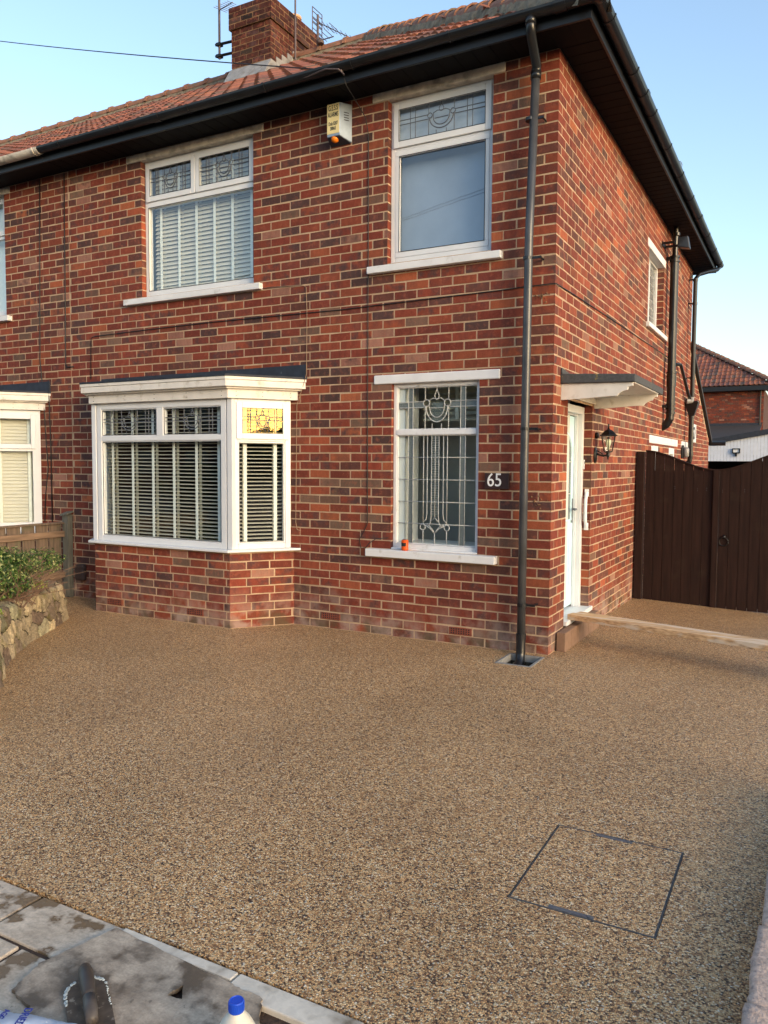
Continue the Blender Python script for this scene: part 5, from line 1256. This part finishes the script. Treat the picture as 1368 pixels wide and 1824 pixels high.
# flood light on the soil pipe, bulkhead lamp and little sign at the back
fl_ = thing('flood_light', (.2, 5.1, 4.5), 'small black flood light on a bracket at the top of the soil pipe', 'flood light')
m = MB(); m.quadbox([(.17, 5.02, 4.50), (.33, 5.05, 4.47), (.33, 5.16, 4.47), (.17, 5.16, 4.50), (.18, 5.04, 4.63), (.30, 5.06, 4.64), (.30, 5.15, 4.64), (.18, 5.15, 4.63)]); m.build('housing', 'black', fl_, bevel=.01)
m = MB(); m.box(.0, .2, 5.08, 5.12, 4.52, 4.545); m.box(0, .012, 4.86, 5.14, 4.50, 4.56); m.box(.01, .16, 4.88, 4.90, 4.515, 4.545); m.build('bracket', 'castiron', fl_)
bl = thing('bulkhead_lamp', (.05, 7.25, 1.7), 'ribbed glass bulkhead lamp on the rear side wall above the gate', 'lamp')
m = MB(); m.fbox(SD, 7.15, 7.33, .001, .03, 1.69, 1.90); m.build('base', 'black', bl, bevel=.01)
m = MB(); m.lathe((.07, 7.24, 1.70), [(.02, 0), (.045, .02), (.048, .13), (.03, .165), (.01, .17)], 14); m.build('glass_jar', 'lead', bl, smooth=True)
m = MB(); m.fbox(SD, 8.25, 8.85, .001, .02, 1.98, 2.30); o = m.build('wall_box', 'upvc', bevel=.004); tag(o, 'small white vented box on the rear wall behind the thin downpipe', 'vent box')
m = MB(); m.tube([(.021, 8.55+.1*math.cos(R(t)), 2.14+.1*math.sin(R(t))) for t in range(0, 361, 30)], .012, 5); m.build('vent_ring', 'metal', o)

# ------------------------------------------------------------------ cables
def cable(nm, pts, r, mat, label, cat='cable', parent=None):
    m = MB(); m.tube(pts, r, 6); o = m.build(nm, mat, smooth=True); return tag(o, label, cat)
def sag(a, b_, n=8, s_=.01):
    a, b_ = Vector(a), Vector(b_); return [a.lerp(b_, k/n)+Vector((0, 0, -s_*4*(k/n)*(1-k/n))) for k in range(n+1)]
w1 = [(-5.311, -.008, 2.50), (-5.30, -.008, 2.93), (-5.28, -.008, 2.965), (-5.237, -.008, 2.972)]+[(x, -.008, z_) for x, z_ in ((-4.5, 2.985), (-3.6, 2.995), (-2.7, 2.99), (-2.0, 2.985), (-1.2, 3.0), (-.45, 3.01), (-.27, 3.017), (-.02, 3.02))]+[(.009, -.009, 3.02), (.008, .02, 3.02), (.008, .6, 3.035), (.008, 2.3, 3.065), (.008, 5.0, 3.10), (.008, 6.3, 3.12)]
cable('wall_cable', w1, .0042, 'cable_k', 'black cable running level across the front brickwork and round the corner')
cable('wall_cable', [(-1.77, -.36, 4.86), (-1.76, -.33, 4.80), (-1.755, -.15, 4.72), (-1.74, -.03, 4.64), (-1.725, -.008, 4.50), (-1.722, -.007, 3.6), (-1.72, -.008, 2.2), (-1.718, -.007, 1.3), (-1.715, -.01, 1.02), (-1.76, -.015, .93), (-1.80, -.012, .87), (-1.78, -.012, .79), (-1.72, -.03, .80), (-1.66, -.07, .85), (-1.60, -.05, .89), (-1.50, .0, .90)], .004, 'cable_k', 'thin black cable hanging from the gutter by the alarm box to the leaded window sill')
cable('wall_cable', [(-2.90, -.01, 3.27), (-2.6, -.008, 3.262), (-2.44, -.008, 3.255), (-2.395, -.008, 3.23), (-2.385, -.008, 3.0), (-2.39, -.008, 2.52), (-2.38, -.02, 2.42), (-2.43, -.02, 2.28), (-2.50, -.01, 2.13), (-2.51, -.008, 1.5), (-2.515, -.008, 1.0), (-2.50, -.008, .93), (-2.46, -.008, .92)], .003, 'cable_w', 'cream cable dropping from the upper left window past the right end of the bay')
cable('wall_cable', [(-6.10, -.008, 4.83), (-6.13, -.007, 3.8), (-6.16, -.007, 2.77), (-6.12, -.007, 2.4), (-6.08, -.008, 1.8), (-6.05, -.01, 1.5), (-6.10, -.012, 1.2), (-6.13, -.01, .86)], .006, 'cable_k', 'leftmost black cable running down the brickwork behind the fence')
cable('wall_cable', [(-5.69, -.008, 4.83), (-5.705, -.007, 3.7), (-5.72, -.007, 2.70), (-5.70, -.01, 2.655), (-5.58, -.012, 2.655)], .006, 'cable_k', 'thin cable from the eaves between the two bays, its end bent right')
cable('wall_cable', [(-6.02, -.008, 2.52), (-6.01, -.012, 2.3), (-6.0, -.008, 1.7), (-6.0, -.008, .86)], .007, 'cable_k', 'short thick black cable between the left bay and the fence post')
Pq = Vector((-1.77, -.39, 4.90)); Qq = CAM+(fw+r2*((-420-684)/1396.13)-u2*((2-912)/1396.13))*17
pts = [Pq.lerp(Qq, k/24)+Vector((0, 0, -.16*4*(k/24)*(1-k/24))) for k in range(25)]
cable('overhead_wire', pts, .0055, 'cable_k', 'thin overhead telephone wire crossing the sky to the gutter', 'wire')
m = MB(); m.tube([(-2.5, -.41, 4.93), (-2.1, -.42, 4.915), (-1.9, -.44, 4.925), (-1.78, -.43, 4.90), (-1.74, -.40, 4.86), (-1.76, -.42, 4.89), (-1.77, -.39, 4.92)], .007, 6); tag(m.build('wire_coil', 'aerial'), 'loose twisted end of the telephone wire tied at the gutter above the alarm', 'wire')

for (a_, b__, w_) in (((-6.786, -10, 7.192), (-4.592, -10, 7.582), 'upper'), ((-6.786, -10, 7.138), (-4.592, -10, 7.505), 'lower')):
    a_, b__ = Vector(a_), Vector(b__); d__ = b__-a_
    cable('street_wire', [a_-d__*8, b__+d__*6], .009, 'cable_k', w_+' of two street wires mirrored as slanting lines in the upper right window', 'wire')
# ------------------------------------------------------------------ aerials on the chimney
def yagi(mb, p, d_, n, L, el, w=.007):
    p, d_ = Vector(p), Vector(d_).normalized(); x = d_.cross(Vector((0, 0, 1))).normalized()
    mb.tube([p, p+d_*L], w, 6)
    for k in range(n): c_ = p+d_*(L*(k+.5)/n); e_ = el*(1-.35*k/n); mb.tube([c_-x*e_, c_+x*e_], w*.55, 5)
ae = thing('tv_aerial', (-6.62, 3.9, 8.1), 'tall mast aerial strapped to the left side of the chimney', 'aerial')
m = MB(); m.tube([(-6.30, 3.4, 7.72), (-6.30, 3.4, 9.3)], .018, 8); m.build('mast', 'aerial', ae)
m = MB()
for z_ in (7.93, 7.76): m.tube([(-6.36, 3.38, z_), (-6.0, 3.45, z_+.02)], .02, 6); m.box(-6.34, -6.26, 3.36, 3.44, z_-.02, z_+.02)
m.build('bracket', 'castiron', ae)
m = MB(); yagi(m, (-6.30, 3.4, 8.44), (.75, -.3, -.12), 7, .42, .11); m.build('antenna', 'aerial', ae)
ae = thing('tv_aerial', (-5.1, 3.85, 7.7), 'slender pole mast standing in front of the right face of the chimney', 'aerial')
m = MB(); m.tube([(-5.12, 3.72, 7.55), (-5.12, 3.72, 9.4)], .014, 8); m.build('mast', 'aerial', ae)
ae = thing('tv_aerial', (-4.85, 3.9, 7.7), 'short television aerial with grid reflector pointing right, beside the chimney', 'aerial')
m = MB(); m.tube([(-4.84, 3.9, 7.6), (-4.84, 3.9, 8.24)], .018, 8); m.build('mast', 'aerial', ae)
m = MB(); q0 = Vector((-4.82, 3.9, 8.12)); dd_ = Vector((.60, .1, -.36)); yagi(m, q0, dd_, 9, .74, .13)
for t in (-.1, -.04, .04, .1):
    for sg in (-1, 1): m.tube([q0+Vector((-.03, -.13, t+.08*sg)), q0+Vector((-.03, .13, t+.08*sg))], .006, 5)
for yv in (-.13, .13): m.tube([q0+Vector((-.03, yv, -.18)), q0+Vector((-.03, yv, .18))], .007, 5)
m.build('antenna', 'aerial', ae)
m = MB(); q0 = Vector((-4.84, 3.9, 7.86)); m.tube([q0, q0+Vector((.28, 0, .0))], .008, 6)
for k in range(6): m.tube([q0+Vector((.04+k*.045, -.1, .03*k)), q0+Vector((.04+k*.045, .12, .03*k))], .005, 5)
m.lathe(q0+Vector((.08, -.05, -.08)), [(.05, 0), (.06, .03), (.02, .06)], 8); m.build('radio_antenna', 'aerial', ae)

# ------------------------------------------------------------------ tools in the foreground
tw = thing('trowel', (.05, -4.74, .016), 'plastering trowel with dark handle and white resin on its rim, on the dark slab', 'trowel')
ax = Vector((.81, -.585, 0)).normalized(); pv_ = Vector((.585, .81, 0)).normalized(); O = Vector((-.022, -4.684, 0))
def TP(a, b_, z_): return O+ax*a+pv_*b_+Vector((0, 0, z_))
out = []; wv = .060
for t in range(0, 181, 12): out.append((.055-.055*math.sin(R(t)), -wv*math.cos(R(t))))
out = out+[(.34, wv), (.34, -wv)]
m = MB(); m.prism([TP(a, b_, .018) for a, b_ in out], (0, 0, .003)); m.build('blade', 'blade', tw, recalc=True)
m = MB(); rim = [(a, b_) for a, b_ in out[:-2]]
rr_ = random.Random(6); seg = []
def blob(a, b_, sz, hz=.003): m.lathe(TP(a, b_, .020), [(sz, 0), (sz*.9, hz*.7), (sz*.4, hz)], 9)
dense = [(-wv, .12)]; 
for t in range(-30, 190, 4):
    if t < 0: a, b_ = .055-t/30*.05, -wv
    else: a, b_ = .055-.052*math.sin(R(t)), -(wv-.004)*math.cos(R(t))
    if 60 < t < 100: continue
    if rr_.random() < (.5 if t > 110 else .18): continue
    for k in range(2): blob(a+rr_.uniform(0, .006), b_*(1-rr_.uniform(0, .06)), rr_.uniform(.003, .0065))
for k in range(15): blob(.055+k*.007+rr_.uniform(-.003, .003), wv-rr_.uniform(.001, .006), rr_.uniform(.0012, .0035))
m.build('resin_residue', 'resin', tw, smooth=True)
m = MB(); m.tube([TP(.008, 0, .050), TP(.016, 0, .056), TP(.05, 0, .062), (TP(.10, 0, .064)), TP(.14, 0, .060), TP(.155, 0, .056)], [.010, .0185, .022, .021, .018, .015], 18); m.build('handle', 'handle', tw, smooth=True)
m = MB(); m.tube([TP(.150, 0, .056), TP(.19, 0, .05), TP(.24, 0, .045)], [.0175, .019, .016], 12); m.build('tang', 'ferrule', tw, smooth=True)
for a_ in (.07, .2): m = MB(); m.tube([TP(a_, 0, .045), TP(a_, 0, .02)], .0065, 8); m.build('mount', 'metal', tw)
# bottle
bt = thing('plastic_bottle', (.59, -4.722, 0), 'white plastic bottle with bright blue screw cap at the bottom edge', 'bottle')
m = MB(); bx, by = .590, -4.722
m.lathe((bx, by, 0), [(.050, 0), (.054, .005), (.055, .085), (.051, .104), (.038, .130), (.026, .145), (.020, .152), (.018, .160)], 28)
m.build('body', 'bottle', bt, smooth=True)
m = MB(); m.lathe((bx, by, .157), [(.0195, 0), (.0204, .002), (.0197, .026), (.0178, .0285), (.0165, .0285), (.0155, .027)], 28)
for k in range(26):
    a = 2*math.pi*k/26; m.box(bx+.0200*math.cos(a)-.0006, bx+.0200*math.cos(a)+.0006, by+.0200*math.sin(a)-.0006, by+.0200*math.sin(a)+.0006, .160, .181)
m.build('cap', 'blue', bt)
# bag
bgq = thing('aggregate_bag', (.0, -4.95, 0), 'white plastic aggregate bag with blue print at the lower left corner', 'bag')
m = MB(); nn = 30; i0 = 0
c00, c10, c01, c11 = Vector((-.13, -4.905, 0)), Vector((.165, -4.820, 0)), Vector((.03, -5.25, 0)), Vector((.38, -5.13, 0))
def bagp(u_, v_):
    p = c00.lerp(c10, u_).lerp(c01.lerp(c11, u_), v_); e_ = min(u_, 1-u_, v_, 1-v_); f_ = 1-(1-min(e_/.3, 1))**2
    return p+Vector((0, 0, .022+.052*f_+.012*noise.noise(p*14)*f_+.005*noise.noise(p*45)))
for j in range(nn+1):
    for i in range(nn+1): m.v.append(bagp(i/nn, j/nn))
for j in range(nn):
    for i in range(nn): a = j*(nn+1)+i; m.f.append([a, a+nn+1, a+nn+2, a+1]); m.mi.append(0); m.c.append((1, 1, 1, 1))
b0 = len(m.v)
for j in range(nn+1):
    for i in range(nn+1): p = bagp(i/nn, j/nn); m.v.append(Vector((p.x, p.y, .019)))
for k in range(nn):
    for (a, b_) in ((k, k+1), ((nn+1)*nn+k+1, (nn+1)*nn+k), ((k+1)*(nn+1), k*(nn+1)), (k*(nn+1)+nn, (k+1)*(nn+1)+nn)): m.f.append([a, b_, b_+b0, a+b0]); m.mi.append(0); m.c.append((1, 1, 1, 1))
m.build('sack', 'bag', bgq, smooth=True)
rv = (c01-c00).normalized(); uv = (c10-c00).normalized()
def bagtext(s_, u_, v_, h_, mat='blueink', off_=.004):
    p = bagp(u_, v_); q = bagp(u_, v_+.08); q2 = bagp(u_+.08, v_); rr = (q-p).normalized(); uu = (q2-p).normalized(); n_ = rr.cross(uu).normalized(); uu = n_.cross(rr)
    p = bagp(u_, v_)+n_*off_; return text('print', s_, mat, bgq, p, rr, uu, h_, .0004, .9, offset=.0006)
bagtext('DRIED', .42, .19, .030); bagtext('AGG', .22, .17, .024); bagtext('RE', .86, .20, .022, off_=.006)
p = bagp(.93, .16); 
bagtext('D', .95, .17, .03, off_=.007)

# ------------------------------------------------------------------ houses and carport behind
bh = thing('rear_neighbour_house', (-3, 34, 0), 'distant brick house with hipped brown tiled roof behind the gate', 'house')
fb = F((-.05, 32, 0), (-1, 0, 0), (0, -1, 0)); m = MB(); bricks(m, fb, 8, 38, 62, seed=71, rec=.004, jit=2.); m.build('upper_brickwork', 'brick', bh); m = MB(); m.fbox(fb, .0, 8, -8, -.004, -.1, 62*H); m.build('wall', 'farmortar', bh)
m = MB(); m.box(-8.4, .3, 31.6, 32.2, 4.86, 4.9); m.box(-8.4, .3, 31.58, 31.6, 4.86, 5.05); m.build('eaves', 'fascia', bh)
m = MB(); slope(m, (-8.4, 31.55, 5.08), (1, 0, 0), (0, 1, 0), 8.75, 4.2, False, True, tw=.2, g=.30, seed=9, mm=.62, hx=.2)
m.face([(.35, 31.55, 5.06), (.35, 40, 5.06), (-3.85, 35.75, 5.06+4.2*.62)], 0, S(120, 72, 60)); m.face([(-8.4, 31.58, 5.05), (.33, 31.58, 5.05), (-3.85, 35.75, 5.02+4.2*.62), (-8.4, 35.75, 5.02+4.2*.62)], 0, S(60, 40, 36))
br = m.build('roof', 'tile', bh)
m = MB(); a0, a1 = Vector((.38, 31.52, 5.12)), Vector((-3.85, 35.75, 5.1+4.2*.62)); t = 0; L_ = (a1-a0).length; q_ = (a1-a0).normalized()
while t < L_: halfround(m, a0+q_*t, a0+q_*min(t+.4, L_), .13, .02, lift=.03); t += .36
m.build('hip_tiles', 'ridge', br)
m = MB(); m.tube([(-.18, 31.94, 4.9), (-.18, 31.94, 2.9)], .035, 8); m.build('downpipe', 'castiron', bh)
m = MB(); m.quadbox([(-8, 28.6, 2.60), (-.10, 28.6, 2.60), (-.10, 31.99, 3.30), (-8, 31.99, 3.30), (-8, 28.6, 2.66), (-.10, 28.6, 2.66), (-.10, 31.99, 3.36), (-8, 31.99, 3.36)]); m.build('lean_to_roof', 'slateroof', bh)
m = MB(); m.box(-8, -.1, 31.93, 31.992, 3.34, 3.46); m.build('lean_to_flashing', 'felt', bh)
m = MB(); m.box(-8, -.2, 28.8, 31.9, -.1, 2.6); m.build('lean_to_wall', 'render', bh)
cpn = thing('carport', (.5, 24, 0), 'white clad carport with dark sloping roof edge seen over the gate', 'carport')
m = MB(); m.quadbox([(-2.5, 21.9, 2.02), (3.2, 21.9, 3.06), (3.2, 27.5, 3.06), (-2.5, 27.5, 2.02), (-2.5, 21.9, 2.20), (3.2, 21.9, 3.24), (3.2, 27.5, 3.24), (-2.5, 27.5, 2.20)]); m.build('roof', 'felt', cpn)
m = MB(); x = -2.4
while x < 3.1: m.quadbox([(x+.003, 21.98, 1.72), (x+.097, 21.98, 1.72), (x+.097, 22.0, 1.72), (x+.003, 22.0, 1.72), (x+.003, 21.98, 2.02+(x+2.5)*.1825), (x+.097, 21.98, 2.02+(x+2.6)*.1825), (x+.097, 22.0, 2.02+(x+2.6)*.1825), (x+.003, 22.0, 2.02+(x+2.5)*.1825)]); x += .1
m.build('cladding', 'cladding', cpn)
m = MB(); m.box(-2.45, -2.35, 22, 27.4, -.1, 2.0); m.box(3.1, 3.2, 22, 27.4, -.1, 3.0); m.box(-2.4, 3.1, 27.3, 27.4, -.1, 2.0); m.box(-2.4, -1.6, 22.001, 22.06, -.1, 1.72); m.build('walls', 'roomdark', cpn)
fo = thing('flood_light', (-.33, 21.95, 1.95), 'little square flood light on the white cladding of the carport', 'flood light')
m = MB(); ring(m, F((0, 21.975, 0), (1, 0, 0), (0, -1, 0)), -.44, -.20, 1.98, 2.14, .03, 0, .07); m.box(-.35, -.29, 21.9, 21.975, 1.88, 1.98); m.build('housing', 'black', fo)
m = MB(); m.box(-.41, -.23, 21.93, 21.974, 2.01, 2.11); m.build('lens', 'upvc', fo)

# ------------------------------------------------------------------ across the street (seen only as reflections)
oh = thing('terraced_house', (-10, -27, 0), 'dark brick house row across the street, mirrored faintly in the bay glass', 'house')
m = MB(); m.box(-75, 46, -34, -27, -.1, 5.2); m.build('wall', 'brickfar', oh)
m = MB(); m.quadbox([(-75.4, -26.6, 5.2), (46.4, -26.6, 5.2), (46.4, -34.4, 5.2), (-75.4, -34.4, 5.2), (-75.4, -30.4, 8), (42, -30.4, 8), (42, -30.6, 8), (-75.4, -30.6, 8)]); m.build('roof', 'slateroof', oh)
for k in range(14):
    for z_ in (.9, 3.3): m = MB(); m.box(-46+k*3.6, -44.4+k*3.6, -27.0, -26.97, z_, z_+1.3); m.build('window', 'texglass', oh)
hd = MB(); leaf_cloud(hd, (-9, -15.5, .8), (9.5, .8, 1.1), 5000, .16, GRN[:5], 41, shell=.5); hd.box(-17.5, -.5, -15.9, -15.1, -.1, 1.5, 0, (.03, .045, .015, 1))
tag(hd.build('hedge', 'leaf'), 'garden hedge across the street, mirrored as a green patch in the bay window', 'hedge')
hd = MB(); leaf_cloud(hd, (66, -27.5, 2.5), (19, 1.6, 2.3), 14000, .34, GRN[:5], 43, shell=.5); hd.box(48, 85, -28.2, -26.9, -.1, 3.2, 0, (.03, .045, .015, 1))  # added out of view to block low sky glow in the bay side pane
tag(hd.build('hedge', 'leaf'), 'unseen hedge added right of the house row to block sky glow in the side pane of the bay', 'hedge')
for (x, y_, h_) in ((-9.5, -19, 7.5), (-3.2, -21, 8.5), (-15, -20, 8)):
    tr = thing('tree', (x, y_, 0), 'bare-twigged street tree %s, behind the viewer' % {-9.5: 'in the middle of the hedge row', -3.2: 'nearest the right end of the hedge row', -15: 'farthest left behind the hedge row'}[x], 'tree', 'trees across the street')
    m = MB(); r_ = random.Random(int(x*10)); m.tube([(x, y_, 0), (x+.1, y_, h_*.3), (x, y_+.1, h_*.6)], [.22, .17, .10], 10)
    def grow(p, d_, L_, r0, dep):
        q = p+d_*L_; m.tube([p, q], [r0, r0*.6], 5, caps=False)
        if dep: 
            for k in range(4): grow(q, (d_+Vector((r_.uniform(-.7, .7), r_.uniform(-.7, .7), r_.uniform(-.2, .6)))).normalized(), L_*.72, r0*.55, dep-1)
    for k in range(6): grow(Vector((x, y_, h_*(.28+.05*k))), Vector((r_.uniform(-.8, .8), r_.uniform(-.8, .8), .7)).normalized(), h_*.2, .07, 3)
    m.build('trunk', 'trunk', tr)
